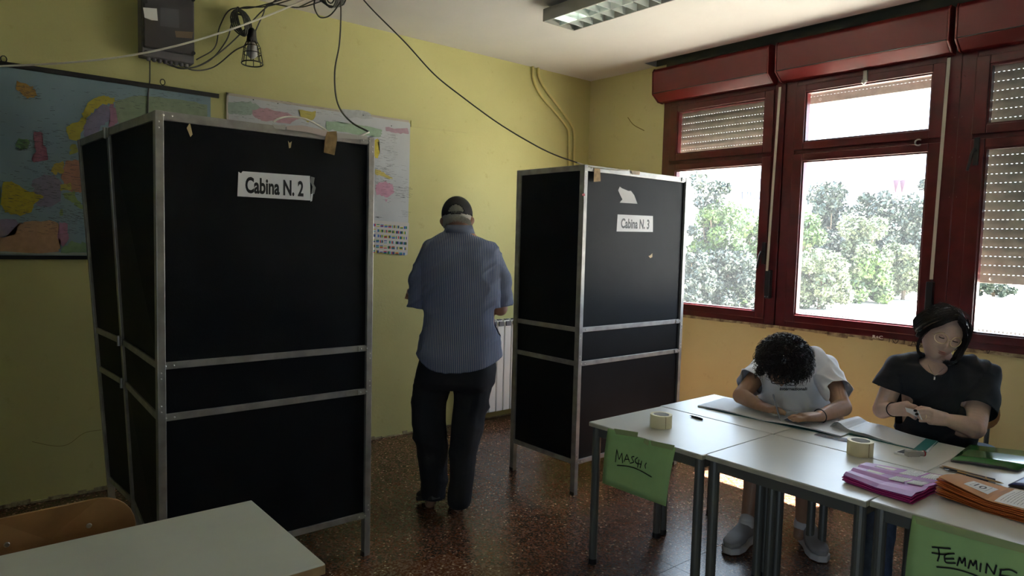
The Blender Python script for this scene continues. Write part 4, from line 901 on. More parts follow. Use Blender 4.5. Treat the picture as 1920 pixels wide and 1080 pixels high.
# clear ruler
rc = [onz(1526, 816), onz(1592, 831), onz(1601, 826), onz(1537, 812)]
build(slab(MB(), rc, 1, 1, lambda u, v: .003, .002), 'ruler', M['clear_plastic'], label='clear plastic ruler lying by the middle tape roll', cat='ruler')
def pen(a, b, label, m, r_=.0045, tip='pen', cap=None, group='pens and pencils on the desks'):
    a = np.asarray(a); b = np.asarray(b); d = nrm(b-a); L = np.linalg.norm(b-a); r = root('pen' if tip == 'pen' else 'pencil', label, 'pen' if tip == 'pen' else 'pencil', (a+b)/2-(0, 0, r_), group)
    build(MB().tube([a+d*.016, b-d*.004, b], [r_, r_, r_*.8], 6 if tip == 'pencil' else 10), 'barrel', m, r)
    build(MB().tube([a+d*.016, a+d*.004, a], [r_*.95, r_*.3, r_*.1], 8), 'tip', M['pencil'] if tip == 'pencil' else M['silver'], r)
    build(MB().tube([a+d*.003, a], [r_*.26, r_*.05], 6), 'point', M['ink'], r)
    if cap: build(MB().tube([a+d*L*.45, a+d*L*.86], [r_*1.25, r_*1.15], 10), 'cap', cap, r); build(MB().beam(a+d*L*.45+UP*r_*1.4, a+d*L*.80+UP*r_*1.4, .002, .0012), 'clip', M['silver'], r)
    return r
ph = lambda x, y, r_=.0045: onz(x, y, r_)
pen(ph(1293, 779), ph(1317, 786), 'small black ballpoint pen lying alone on the left desk', M['black'], .005, cap=M['black'])
pen(ph(1765, 873), ph(1851, 896), 'brown pencil lying nearest to the green folder', M['pencil'], .004, 'pencil')
pen(ph(1761, 875), ph(1862, 898, .0045)+(-.003, -.008, 0), 'dark blue pencil lying between the two brown pencils', mat('dark_pencil', (.03, .035, .05), .4), .004, 'pencil')
pen(ph(1883, 907), ph(1795, 884), 'brown pencil crossing beside the dark blue pencil', M['pencil'], .004, 'pencil')
pen(ph(1771, 880), ph(1866, 906), 'clear ballpoint pen with black cap beside the orange ballots', M['clear_plastic'], .0042, cap=M['black'])
# ink pad, stamp and bottle
sp = root('ink_pad', 'white ink pad case with black pad near the teal card', 'ink pad', onz(1702, 852)); 
q = [onz(1676, 851), onz(1710, 858), onz(1728, 851), onz(1694, 845)]
build(slab(MB(), q, 1, 1, lambda u, v: .008, .008), 'case', M['paper'], sp)
qc = sum(q)/4; build(slab(MB(), [qc+(p-qc)*.78 for p in q], 1, 1, lambda u, v: .0095, .002), 'pad', M['ink'], sp)
b0 = onz(1699, 850, .024); b1_ = onz(1722, 850, .024)
st_ = root('rubber_stamp', 'small clear stamp lying across the ink pad', 'stamp', b0)
build(MB().beam(b0, b1_, .028, .024), 'stamp_block', mat('clear_stamp_body', (.38, .36, .33), .12), st_, bevel=.003)
build(MB().tube([b1_, b1_+nrm(b1_-b0)*.02], .012, 14), 'stamp_handle', mat('stamp_handle', (.35, .32, .30), .2), st_, smooth=False)
build(MB().tube([b1_+nrm(b1_-b0)*.02, b1_+nrm(b1_-b0)*.026], .0128, 14), 'red_ring', M['marker_red'], st_)
# green glossy folders
def folder(c, z, label, m):
    f = lambda u, v: .003+.008*math.sin(math.pi*u)*(1-v)
    r = root('folder', label, 'folder', sum(c)/4+UP*z, 'glossy folders on the desk')
    for k in range(4): build(slab(MB(), [p+UP*z for p in c], 12, 3, lambda u, v, k=k: f(u, v)*(.5+.16*k)+.0012*k, .0008), 'cover' if k == 3 else 'inner_sheet', m if k == 3 else mat('folder_edge', (.16, .15, .17), .6), r, smooth=True)
folder([onz(1782, 866), onz(1908, 886), onz(1975, 855), onz(1818, 837)], .002, 'glossy green folder on the desk at right edge', M['folder'])
folder([onz(1890, 912), onz(1945, 925), onz(1985, 905), onz(1922, 897)], .001, 'dark blue glossy card cut by the right edge', M['blue'])
# ------------------------------------------------------------------ ballots
ORD = ['topmost', 'second', 'third', 'fourth', 'fifth', 'sixth', 'seventh', 'eighth', 'ninth', 'tenth', 'eleventh', 'twelfth', 'thirteenth', 'fourteenth', 'fifteenth', 'sixteenth', 'seventeenth', 'eighteenth']
def ballot_stack(o, du, dv, dv2, n, fold, gap, cols, base_label, grp, tops, nu=18, nv=10, jit=.006, seed=2):
    rg = random.Random(seed)
    for k in range(n):
        a = rg.uniform(-.02, .02); jx, jy = rg.uniform(-jit, jit), rg.uniform(-jit, jit); s = np.array([jx, jy, 0])
        oo = o+s+UP*(TZ*0+gap*k+.001); c = [oo, oo+du, oo+du+dv2, oo+dv]; am = .25+.75*(k+1)/n
        fn = lambda u, v, am=am: fold(u, v)*am
        top = (k == n-1)
        r = root('ballot', (base_label[0] if top else base_label[1] % (ORD[n-1-k] if k else 'lowest')), 'ballot', oo, grp)
        build(slab(MB(), c, nu, nv, fn, gap*.55), 'folded_sheet', cols[0] if not top else cols[1], r)
        if top:
            fm_ = MB(); tx = MB()
            def P(u, v): return (c[0]*(1-u)+c[1]*u)*(1-v)+(c[3]*(1-u)+c[2]*u)*v
            for (u0, u1, v0, v1, nl, ax) in tops:
                cc = [P(u0, v0), P(u1, v0), P(u1, v1), P(u0, v1)]
                g = lambda u, v, u0=u0, u1=u1, v0=v0, v1=v1: fn(u0+(u1-u0)*u, v0+(v1-v0)*v)+.0008
                slab(fm_, cc, 14, 12, g, .0004)
                if nl: rule_lines(tx, cc, g, nl, w=.0014, dash=1, rg=rg, axis=ax)
            build(fm_, 'text_field', M['form'], r); build(tx, 'printed_lines', M['print'], r, kind='stuff')
    return P, fn
# magenta stack: u along +Y->-Y (left to right), v away from the camera (+X)
o = XZ(2.612, 1.130); du = np.array([-.037, -.250, 0]); dv = np.array([.235, .015, 0]); dv2 = np.array([.370, -.012, 0])
def foldm(u, v):
    w = abs(((v*3) % 1.0)-.0); saw = .013*(1-w)**1.5*min(1, w/.12) if v < .99 else 0
    return .018*abs(u-.50)*(1-.6*v)+saw*(.9-.35*v)+.004*v
ballot_stack(o, du, dv, dv2, 8, foldm, .0030, (M['magenta'], mat('magenta_ballot_top', (.33, .085, .33), .5)), ('top magenta ballot of the folded stack, printed side showing', 'folded magenta ballot, %s of its stack beside the tape roll'), 'folded magenta ballots',
             [(.16, .40, .78, .92, 0, 'v'), (.16, .36, .46, .60, 0, 'v'), (.50, .72, .68, .99, 7, 'v'), (.50, .70, .36, .64, 6, 'v'), (.76, .95, .60, .97, 6, 'v'), (.74, .93, .36, .56, 6, 'v'), (.50, .74, .02, .06, 0, 'v'), (.955, .995, .55, .75, 0, 'v')][:6])
o = XZ(2.735, .852); du = np.array([-.03, -.39, 0]); dv = np.array([.155, -.012, 0]); dv2 = np.array([.32, .0, 0])
def foldo(u, v): return .036*max(0, (.40-u)/.40)*(1-.35*v)+.010*max(0, u-.4)+.003*math.sin(5*v)
P_or, fn_or = ballot_stack(o, du, dv, dv2, 16, foldo, .0026, (M['orange'], M['orange_face']), ('top orange ballot of the thick stack, numbered box showing', 'folded orange ballot, %s of the thick stack at right edge'), 'folded orange ballots',
             [(.17, .36, .22, .72, 0, 'v'), (.44, .80, .04, .97, 13, 'v'), (.83, .99, .04, .97, 7, 'v')], jit=.008, seed=6)
nb = MB(); g_ = lambda u, v: P_or(u, v)+UP*(fn_or(u, v)+.0022)
q0 = g_(.225, .34); letter(nb, '10', q0, g_(.305, .34)-q0, g_(.225, .60)-q0, .02)
nb2 = MB()
z_ = UP*(fn_or(.36, .5)+.0016); q = [g_(.205, .29), g_(.325, .29), g_(.325, .65), g_(.205, .65), g_(.205, .29)]
top_o = [o_ for o_ in bpy.data.objects if o_.get('label', '').startswith('top orange')][0]
for a, b in zip(q[:-1], q[1:]): stroke(nb, [a, b], .0016, UP)
build(nb, 'number_box', M['print'], top_o)
# ------------------------------------------------------------------ green signs hung from the desk edge
def hung_sheet(pts, x0, label, words, w, tops):
    r = root('paper_sign', label, 'sign', Xp(*pts[0], x0), 'green paper signs taped to the desks')
    a, b, c_, d = [Xp(x, y, x0) for x, y in pts]
    nu, nv = 12, 8; V = []
    def S(u, v): p = (a*(1-u)+b*u)*(1-v)+(d*(1-u)+c_*u)*v; return p+np.array([-.008*math.sin(math.pi*v*.9)-.006*v*math.sin(2.2*u+.5), 0, 0])
    V = [S(i/nu, j/nv) for j in range(nv+1) for i in range(nu+1)]; F = [(j*(nu+1)+i, j*(nu+1)+i+1, (j+1)*(nu+1)+i+1, (j+1)*(nu+1)+i) for j in range(nv) for i in range(nu)]
    s = build((np.array(V), F), 'sheet', M['green_paper'], r, smooth=True); t = s.modifiers.new('paper', 'SOLIDIFY'); t.thickness = .0006
    mb = MB()
    for q in words: stroke(mb, [Xp(x, y, x0-.0175) for x, y in q], w, (-1, 0, 0))
    build(mb, 'handwriting', M['ink'], r)
    for q in tops: build(MB().prism([Xp(x, y, x0-.010) for x, y in q], (-.0006, 0, 0)), 'tape_strip', mat('tape_on_paper', (.36, .44, .20), .25), r)
def cv(pts, ox, oy, s): return [(ox+x/s, oy+y/s) for x, y in pts]
A_ = lambda p: cv(p, 1080, 720, 3.0)
hung_sheet([(1140, 803), (1267, 840), (1250, 949), (1131, 905)], 2.448, 'green paper sign with black handwriting MASCHI taped to desk', [A_(p) for p in (
    [(221, 440), (229, 368)], [(229, 368), (242, 425)], [(242, 425), (258, 388)], [(258, 388), (262, 445)], [(270, 437), (286, 395)], [(286, 395), (301, 440)], [(275, 424), (299, 424)], [(328, 408), (313, 412), (318, 426), (324, 440), (302, 446)],
    [(347, 412), (333, 426), (336, 443), (350, 450)], [(354, 425), (346, 470)], [(370, 432), (360, 474)], [(349, 448), (368, 452)], [(396, 444), (388, 458), (391, 476)], [(230, 458), (290, 463), (350, 482), (425, 524)])],
    .0042, [A_(p) for p in ([(215, 250), (350, 272), (345, 300), (225, 282)], [(385, 305), (412, 318), (405, 348), (380, 330)], [(420, 318), (556, 345), (545, 372), (425, 345)])])
B_ = lambda p: cv(p, 1560, 800, 3.858)
hung_sheet([(1711, 966), (1960, 1036), (1950, 1150), (1697, 1095)], 2.494, 'green paper sign with black handwriting FEMMINE taped to desk', [B_(p) for p in (
    [(722, 872), (860, 884)], [(768, 874), (776, 925), (763, 975)], [(720, 912), (800, 925), (850, 918)], [(888, 918), (822, 926), (815, 960), (830, 985), (895, 988)], [(820, 957), (885, 957)],
    [(905, 1008), (925, 945)], [(925, 945), (938, 990)], [(938, 990), (962, 950)], [(962, 950), (965, 1012)], [(985, 1028), (1003, 965)], [(1003, 965), (1020, 1008)], [(1020, 1008), (1043, 968)], [(1043, 968), (1048, 1036)],
    [(1078, 988), (1070, 1052)], [(1113, 1062), (1122, 990)], [(1122, 990), (1172, 1070)], [(1172, 1070), (1190, 1003)], [(1212, 1038), (1285, 1036), (1340, 1060)], [(1222, 1040), (1208, 1110)], [(1215, 1075), (1300, 1090)], [(1208, 1110), (1300, 1125)],
    [(755, 1015), (880, 1028), (1000, 1062), (1090, 1100)])], .0048, [B_([(600, 650), (1440, 870), (1440, 930), (720, 735), (610, 700)])])
# ================================================================== PEOPLE
BK = -FH    # towards the camera, level
def px(n, d): return n*d/FOCAL
def loft(mb, rings, nseg=28, rv=None, fv=None, hem=None):
    """rings: (centre, half width, half depth[, superellipse]) stacked; closed at both ends"""
    rv = RH if rv is None else rv; fv = FH if fv is None else fv; V = []
    for i, q in enumerate(rings):
        c, a, b = q[:3]; e = q[3] if len(q) > 3 else 2.3
        for k in range(nseg):
            t = 2*math.pi*k/nseg; cx, sx = math.cos(t), math.sin(t)
            V.append(np.asarray(c)+rv*a*math.copysign(abs(cx)**(2/e), cx)+fv*b*math.copysign(abs(sx)**(2/e), sx))
    F = [(i*nseg+k, i*nseg+(k+1) % nseg, (i+1)*nseg+(k+1) % nseg, (i+1)*nseg+k) for i in range(len(rings)-1) for k in range(nseg)]
    F += [tuple(range(nseg))[::-1], tuple((len(rings)-1)*nseg+k for k in range(nseg))]
    return mb.add(V, F)
def hand(mb, wrist, palm, tips, thumb, r=.0085, pr=.021, palm_dir=None):
    """palm ball chain, four fingers (each a list of points) and a thumb"""
    wrist, palm = np.asarray(wrist), np.asarray(palm)
    d = nrm(palm-wrist); side = nrm(np.asarray(palm_dir)) if palm_dir is not None else nrm(np.cross(d, UP))
    for s in (-.022, -.008, .008, .022): mb.chain([wrist+side*s*.5, palm+side*s], [pr*.95, pr*.72])
    for f in tips: mb.chain([np.asarray(p) for p in f], [r*1.12]+[r]*(len(f)-2)+[r*.82])
    mb.chain([np.asarray(p) for p in thumb], [r*1.5]+[r*1.15]*(len(thumb)-2)+[r*.95])
def head(mb, c, rt, fw, up, rx, ry, rz, nose=1.0, face=True):
    """head with jaw, brow, sockets, nose, lips and chin; fw = where the face points"""
    def g(d, c0, s): return math.exp(-sum(((a-b)/q)**2 for a, b, q in zip(d, c0, s)))
    def fn(d):
        x, y, z = d; k = 1.0; sx = 1-.20*max(0, -z)**1.2*(1 if y > 0 else .9); sy = 1-(.22*max(0, -z) if y < 0 else -.02*max(0, -z))
        r_ = 1.0
        if face and y > 0:
            r_ += .19*nose*g((abs(x), z), (0, -.17), (.12, .13))*1 if False else 0
            r_ += .15*nose*g(d, (0, .98, -.20), (.13, .5, .10))+.085*nose*g(d, (0, .98, -.02), (.085, .5, .20))
            r_ -= .085*g((abs(x), y, z), (.34, .9, .06), (.18, .5, .12))
            r_ += .03*g(d, (0, .9, .26), (.5, .5, .10))
            r_ += .055*g(d, (0, .85, -.50), (.22, .5, .05))+.055*g(d, (0, .85, -.60), (.19, .5, .05))-.03*g(d, (0, .85, -.55), (.24, .5, .02))
            r_ += .09*g(d, (0, .6, -.86), (.22, .5, .16)); r_ += .03*g((abs(x), y, z), (.52, .75, -.2), (.2, .4, .2))
        return (x*sx*r_, y*sy*r_, z*r_)
    mb.ell(c, [rt*rx, fw*ry, up*rz], 64, 48, fn=fn)
def ear(mb, c, fw, up, rt, s=.032): mb.ell(c, [fw*s*.55, up*s, rt*s*.35], 14, 10).ell(c+up*s*.1+rt*s*.15, [fw*s*.5, up*s*.7, rt*s*.45], 12, 8)
def wrinkles(c0, a1, a2, amp, s=(9, 9, 22), rot=0.5, seed=0, ridge=True):
    cr_, sr_ = math.cos(rot), math.sin(rot)
    def f(co, no):
        q = co-c0; x = q@RH; y = q@FH; z = q[:, 2]; u = x*cr_+z*sr_; v = -x*sr_+z*cr_
        n = vnoise(np.stack([u*s[0], y*s[1], v*s[2]], 1), seed); 
        if ridge: n = 1-2*np.abs(n)
        m = vnoise(np.stack([x*5, y*5, z*5], 1), seed+5)
        return amp*(n*.7*(0.6+.6*m)+.6*vnoise(np.stack([x*13, y*13, z*9], 1), seed+9))
    return f
# ------------------------------------------------------------------ elderly man seen from behind
d0 = 3.96; tilt = lambda x, y: x-.020*(y-375)*0
gm = Zp(846, 958); 
man = root('person', 'elderly person in black cap and striped blue shirt walking away between booths', 'person', gm)
G = lambda x, y, dd=0.0: W(x, y, d0+dd); q = lambda n: px(n, d0)
body = MB()
loft(body, [(G(861, 432), q(25), .07), (G(862, 446), q(36), .08), (G(864, 462), q(56), .09), (G(865, 500), q(60), .10), (G(866, 560), q(60), .11), (G(866, 640), q(62), .12), (G(858, 700), q(66), .12)])
body.chain([G(861, 440, -.0), G(860, 418, .02)], [.062, .060])
hc = G(857, 409, .045); hr = nrm(RH+.05*UP); hf = nrm(FH-UP*.38); hu = np.cross(hr, hf); head(body, hc, hr, hf, hu, .078, .098, .118)
for s in (-1, 1): ear(body, hc+hr*s*.083+hf*.005-hu*.018, hf, hu, hr*s, .033)
body.chain([G(806, 468), G(790, 566, .02)], [.052, .044]).chain([G(790, 566, .02), G(775, 562, .24)], [.044, .028])
body.chain([G(918, 472), G(938, 578, .02)], [.052, .045]).chain([G(938, 578, .02), G(905, 560, .26)], [.044, .03])
wl = G(773, 556, .25)
hand(body, G(776, 560, .22), G(772, 552, .285), [[G(770, 549, .30), G(767, 545, .33), G(768, 551, .35)], [G(771, 553, .30), G(768, 551, .335), G(769, 557, .35)], [G(773, 557, .30), G(769, 556, .33), G(771, 562, .345)], [G(775, 560, .29), G(771, 561, .32), G(773, 566, .33)]], [G(778, 550, .26), G(777, 543, .30), G(772, 541, .33)])
hand(body, G(905, 560, .26), G(893, 555, .32), [[G(888, 552+4*k, .335), G(878, 551+4*k, .35), G(872, 555+4*k, .34)] for k in range(4)], [G(898, 548, .30), G(890, 542, .33), G(882, 544, .345)])
body.chain([G(825, 700), G(806, 795, .03), G(815, 925, .10)], [.08, .052, .036]).chain([G(886, 700), G(876, 800, .0), G(862, 930, -.02)], [.08, .052, .036])
body.chain([G(815, 925, .10), G(806, 944, .16)], [.034, .03]).chain([G(862, 930, -.02), G(858, 950, .04)], [.034, .03])
organic(body, 'body', M['skin_old'], man, .006, 5)
sh = MB()
loft(sh, [(G(861, 427, 0), q(24), .075), (G(861, 436, 0), q(27), .08), (G(861, 446), q(46), .095), (G(861, 454), q(63), .11), (G(862, 468), q(73), .125), (G(864, 500), q(76), .135), (G(866, 545), q(74), .142), (G(866, 590), q(71), .15), (G(863, 630), q(74), .155), (G(860, 660), q(79), .16), (G(859, 685), q(79.5), .16), (G(858, 715), q(79), .155)], 40)
for (a, b, c_) in ((G(807, 466), G(787, 520, .01), G(781, 590, .02)), (G(916, 470), G(938, 522, .01), G(947, 592, .02))):
    sh.chain([a, b, c_], [.056, .058, .055])
stripes, nt, bb = node_mat('striped_shirt'); uvn = nt.nodes.new('ShaderNodeUVMap'); uvn.uv_map = 'UVMap'
sx_ = nt.nodes.new('ShaderNodeSeparateXYZ'); nt.links.new(uvn.outputs[0], sx_.inputs[0])
m1 = nt.nodes.new('ShaderNodeMath'); m1.operation = 'MULTIPLY'; m1.inputs[1].default_value = 1/.0105; nt.links.new(sx_.outputs[0], m1.inputs[0])
m2 = nt.nodes.new('ShaderNodeMath'); m2.operation = 'FRACT'; nt.links.new(m1.outputs[0], m2.inputs[0])
m3 = nt.nodes.new('ShaderNodeMath'); m3.operation = 'LESS_THAN'; m3.inputs[1].default_value = .27; nt.links.new(m2.outputs[0], m3.inputs[0])
mx = nt.nodes.new('ShaderNodeMix'); mx.data_type = 'RGBA'; mx.inputs['A'].default_value = (.075, .105, .20, 1); mx.inputs['B'].default_value = (.36, .38, .42, 1); nt.links.new(m3.outputs[0], mx.inputs['Factor'])
nt.links.new(mx.outputs['Result'], bb.inputs['Base Color']); bb.inputs['Roughness'].default_value = .8
man_c = G(863, 560)
def shirt_uv(co):
    p = co-man_c; x = p@RH; y = p@FH; return np.stack([np.where(np.abs(x) > .21, x*1.0+y*.5, np.arctan2(x, -(y-.0)+.0)*.19), p[:, 2]], 1)
def shirt_uv(co):
    p = co-man_c; x = p@RH; y = p@FH; front = y > .06; ang = np.arcsin(np.clip(x/.30, -1, 1))*.30
    return np.stack([ang+np.sign(x)*np.maximum(0, y+.02)*.55, p[:, 2]], 1)
def hemcut(cen):
    p = cen-man_c; x = p@RH; y = p@FH; z = cen[:, 2]; z0 = G(859, 690)[2]
    return (z < z0+.075*(np.abs(x+.0)/.24)**3*(1-.2*np.sign(x))+.01*np.sin(9*x)) 
slv = [plane_cut(G(777, 577, .02), G(775, 620)-G(783, 560), G(777, 590, .02), .12, -1), plane_cut(G(945, 575, .02), G(950, 620)-G(940, 560), G(947, 592), .12, 1)]
organic(sh, 'striped_shirt', stripes, man, .0065, 7, disp=wrinkles(man_c, 0, 0, .013, (8, 9, 28), .6, 3), cut=[hemcut]+slv, uv=shirt_uv, thick=.002)
# collar, yoke seam, sleeve hems
col = MB(); P1 = []
for t in np.linspace(-.35*math.pi, 1.35*math.pi, 26):
    P1.append(G(861, 0, 0)*0+G(861, 430, 0)+RH*q(24.5)*math.cos(t+math.pi)+FH*.078*math.sin(t+math.pi)*1)
V = []
for p in P1:
    o_ = nrm((p-G(861, 430))*(1, 1, 0)); V += [p+UP*.022-o_*.004, p-UP*.022+o_*.012, p-UP*.022+o_*.016, p+UP*.024]
F = [(4*i+k, 4*i+(k+1) % 4, 4*(i+1)+(k+1) % 4, 4*(i+1)+k) for i in range(len(P1)-1) for k in range(4)]
co_ = build((np.array(V), F), 'collar', mat('shirt_collar', (.15, .17, .24), .8), man, smooth=True)
tr = MB()
loft(tr, [(G(857, 655), q(66), .14), (G(855, 690), q(73), .15), (G(851, 715), q(74), .145), (G(850, 728), q(66), .13)], 36)
tr.chain([G(815, 705, .0), G(806, 750, .02), G(805, 790, .04), G(812, 850, .07), G(815, 900, .10), G(813, 926, .12)], [.112, .105, .104, .088, .083, .076])
tr.chain([G(886, 705, .0), G(882, 760, .0), G(877, 800, .0), G(868, 850, -.01), G(865, 900, -.02), G(861, 936, -.02)], [.112, .103, .092, .078, .074, .068])
organic(tr, 'trousers', M['trousers'], man, .008, 7, disp=wrinkles(man_c, 0, 0, .016, (6, 6, 10), -.3, 8), cut=[lambda c: c[:, 2] < .07])
def shoe(mb, heel, toe, up, w=.045, h=.05, sole=.02):
    d = nrm(toe-heel); L = np.linalg.norm(toe-heel); sd = nrm(np.cross(d, up)); u = np.cross(sd, d)
    S = [(0.0, .60, 1.5), (.12, .8, 1.65), (.35, .78, 1.35), (.6, 1.0, .85), (.85, .95, .6), (1.0, .45, .4)]
    loft(mb, [(heel+d*L*t+u*(sole+h*hh*.5), w*a, h*hh*.5+.002, 2.5) for t, a, hh in S], 20, sd, u)
def sole(heel, toe, up, w, h=.022):
    d = nrm(toe-heel); L = np.linalg.norm(toe-heel); sd = nrm(np.cross(d, up)); u = np.cross(sd, d); P = []
    for t, a in ((-.02, .55), (.1, .82), (.35, .78), (.65, 1.02), (.88, .92), (1.02, .4)): P.append(heel+d*L*t+sd*w*a)
    for t, a in ((1.02, .4), (.88, .92), (.65, 1.02), (.35, .78), (.1, .82), (-.02, .55)): P.append(heel+d*L*t-sd*w*a)
    return MB().prism(P, u*h)
for (h_, t_) in ((G(817, 936, .05), G(790, 946, .23)), (G(862, 956, -.06), G(852, 946, .2))):
    t_ = t_.copy(); t_[2] = .012
    if h_[2] < .06: h_[2] = .004; t_[2] = .004
    m_ = MB(); shoe(m_, h_, t_, UP, .046, .055); o_ = organic(m_, 'shoe', M['shoe_black'], man, .006, 3)
    build(sole(h_, t_, UP, .047), 'shoe_sole', mat('shoe_sole', (.03, .03, .03), .7), o_)
cpm = MB(); cc = hc+hu*.025
cpm.ell(cc, [hr*.091, hf*.108, hu*.104], 72, 54, keep=lambda d: d[2] > -.14+.26*d[1] and not (d[1] < 0 and abs(d[0]) < .52 and d[2] < .16-1.2*d[0]**2 and d[2] > -.24))
o_ = build(cpm, 'cap', M['cap'], man, smooth=True); t = o_.modifiers.new('cloth', 'SOLIDIFY'); t.thickness = .003
build(MB().lathe([(.006, 0), (.005, .006)], cc+hu*.099, 10, hu), 'cap_button', M['cap'], o_)
bill = MB(); 
P = [cc+hr*.075*math.cos(t)+hf*(.09+.085*math.sin(t))-hu*.01 for t in np.linspace(0, math.pi, 14)]
build(bill.prism(P, hu*.004), 'cap_brim', M['cap'], o_)
hm = MB(); rg = np.random.default_rng(3)
hm.ell(cc-hu*.012, [hr*.085, hf*.101, hu*.094], 40, 30, keep=lambda d: d[1] < .45 and d[2] > -.66+.15*d[0]**2)
for k in range(900):
    th = rg.uniform(-2.0, 2.0); z = rg.uniform(-.60, -.44) if k % 4 or abs(th) > .42 else rg.uniform(-.12, .08)
    b_ = cc-hf*.103*math.cos(th)*math.sqrt(1-min(.8, z*z))+hr*.086*math.sin(th)*math.sqrt(1-min(.8, z*z))+hu*.094*z
    o2 = nrm(b_-cc); dn = -hu*.9+hr*rg.uniform(-.25, .25); hm.tube([b_, b_+dn*.016+o2*.004, b_+dn*.034+o2*.001], [.0011, .0009, .0004], 3, cap=False)
build(hm, 'grey_hair', M['hair_grey'], man, smooth=True)
build(MB().tube(smoothpath([hc+hr*.078+hf*.01+hu*.0, hc+hr*.088+hf*.0-hu*.02, hc+hr*.085+hf*.015-hu*.05], 4), .0016, 5), 'mask_strap', M['paper'], man)
pp = build(MB().prism([G(759, 560, .33), G(764, 542, .36), G(773, 541, .36), G(771, 563, .34)], (0, .001, 0)), 'folded_paper', mat('brown_paper', (.30, .16, .12), .7), label='folded paper held in the walking man\'s left hand', cat='paper')
# ------------------------------------------------------------------ young man writing
bD = 3.9
boy = root('person', 'young person in white tee bending over the desk and writing', 'person', (3.92, 1.86, 0))
S_ = W(1488, 700, 3.88)
body = MB()
shR, shL = W(1432, 692, 3.92), W(1548, 690, 3.80)
elR, elL = W(1389, 742, 3.74), W(1580, 764, 3.56); wrR, wrL = W(1428, 762, 3.60), W(1535, 781, 3.42)
def fz(p, z): p = p.copy(); p[2] = max(p[2], z); return p
elR, elL, wrR, wrL = fz(elR, .765), fz(elL, .765), fz(wrR, .765), fz(wrL, .763)
body.chain([shR, elR], [.052, .044]).chain([elR, (elR+wrR)/2, wrR], [.044, .038, .027])
body.chain([shL, elL], [.055, .046]).chain([elL, (elL+wrL)/2, wrL], [.046, .039, .028])
hip = np.array([4.02, 1.84, .50]); chest = W(1492, 715, 3.88); neck = W(1500, 672, 3.78)
body.chain([hip, chest], [.13, .13]).chain([chest, shR], [.10, .06]).chain([chest, shL], [.10, .06]).chain([chest, neck], [.1, .062])
bh = W(1466, 684, 3.64)
bfw = nrm(-UP*.80+BK*.50-RH*.10); brt = nrm(RH*.97+UP*.08); brt = nrm(brt-bfw*(brt@bfw)); bup = np.cross(bfw, brt)*1.0
if bup@BK < 0: bup = -bup
body.chain([neck, bh-bup*.05-bfw*.02], [.060, .058])
head(body, bh, brt, bfw, bup, .082, .098, .122)
for s in (-1, 1): ear(body, bh+brt*s*.084-bup*.02, bfw, bup, brt*s, .033)
pR = W(1448, 768, 3.52); pR[2] = max(pR[2], .757)
hand(body, wrR, pR, [[pR+RH*.012+BK*(.020-.012*k)-UP*(.004+.004*k), pR+RH*(.040-.004*k)+BK*(.028-.013*k)-UP*(.004+.003*k), pR+RH*(.052-.010*k)+BK*(.030-.012*k)-UP*(.016+.001*k)] for k in range(4)],
     [pR-BK*.012+UP*.004+RH*.0, pR+RH*.025+BK*.036+UP*.010, pR+RH*.050+BK*.038-UP*.004], r=.0092, pr=.024)
pL = W(1508, 782, 3.37); pL[2] = max(pL[2], .760)
hand(body, wrL, pL, [[pL-RH*.020+FH*(.028-.017*k)-UP*.004, pL-RH*.044+FH*(.026-.019*k)-UP*.002, pL-RH*.066+FH*(.024-.018*k)-UP*.012] for k in range(4)],
     [pL+BK*.016+RH*.01-UP*.002, pL-RH*.022+BK*.030-UP*.006, pL-RH*.045+BK*.034-UP*.012], r=.0092, pr=.024)
kn = [np.array([3.46, 1.98, .49]), np.array([3.47, 1.70, .49])]; an = [np.array([3.33, 1.93, .11]), np.array([3.56, 1.74, .11])]
for k, a_ in zip(kn, an):
    hp_ = np.array([3.98, k[1]*.6+1.84*.4, .50]); body.chain([hp_, k], [.085, .058]).chain([k, (k*.45+a_*.55)+(.02, 0, 0), a_], [.058, .050, .034]).chain([a_, a_+(-.03, 0, -.05)], [.036, .03])
organic(body, 'body', M['skin_boy'], boy, .0042, 4)
sho = MB()
for k in kn: sho.chain([np.array([3.98, k[1]*.6+1.84*.4, .51]), k*.75+np.array([3.98, 1.84, .51])*.25], [.105, .088])
organic(sho, 'shorts', mat('dark_shorts', (.02, .022, .03), .85), boy, .01, 6)
sh = MB()
mid = W(1493, 755, 3.86)
loft(sh, [(W(1502, 664, 3.79), px(30, 3.79), .06), (W(1498, 672, 3.81), px(46, 3.8), .09), (W(1494, 686, 3.85), px(64, 3.85), .105), (W(1491, 705, 3.87), px(70, 3.87), .12), (W(1488, 735, 3.87), px(66, 3.87), .13), (mid, px(66, 3.86), .14), (W(1492, 800, 3.92), px(72, 3.9), .15), (hip+(0, 0, .02), .19, .15)], 32)
sh.chain([shR, shR*.35+elR*.65+UP*.004], [.075, .082]).chain([shL, shL*.32+elL*.68], [.078, .080]).chain([shR+UP*.0, shL], [.075, .08])
sh.chain([shR*.5+neck*.5, neck], [.075, .074]).chain([shL*.5+neck*.5, neck], [.078, .074])
bc = W(1490, 720, 3.88)
organic(sh, 'tee_shirt', M['tee_white'], boy, .0065, 16, disp=wrinkles(bc, 0, 0, .020, (8, 8, 22), -.75, 21),
        cut=[plane_cut(shR*.42+elR*.58, elR-shR, shR*.3+elR*.7, .13, -1), plane_cut(shL*.38+elL*.62, elL-shL, shL*.3+elL*.7, .13, 1), lambda c: np.linalg.norm((c-(neck+UP*.03+BK*.03)), axis=1) < .062], thick=.002)
# small dark print across the chest, as wide as seen below the hair
pt = MB(); a = W(1462, 732, 3.715); b = W(1513, 732, 3.70); letter(pt, 'internazionali', a, b-a, UP*.017, .03); build(pt, 'chest_lettering', M['ink'], boy)
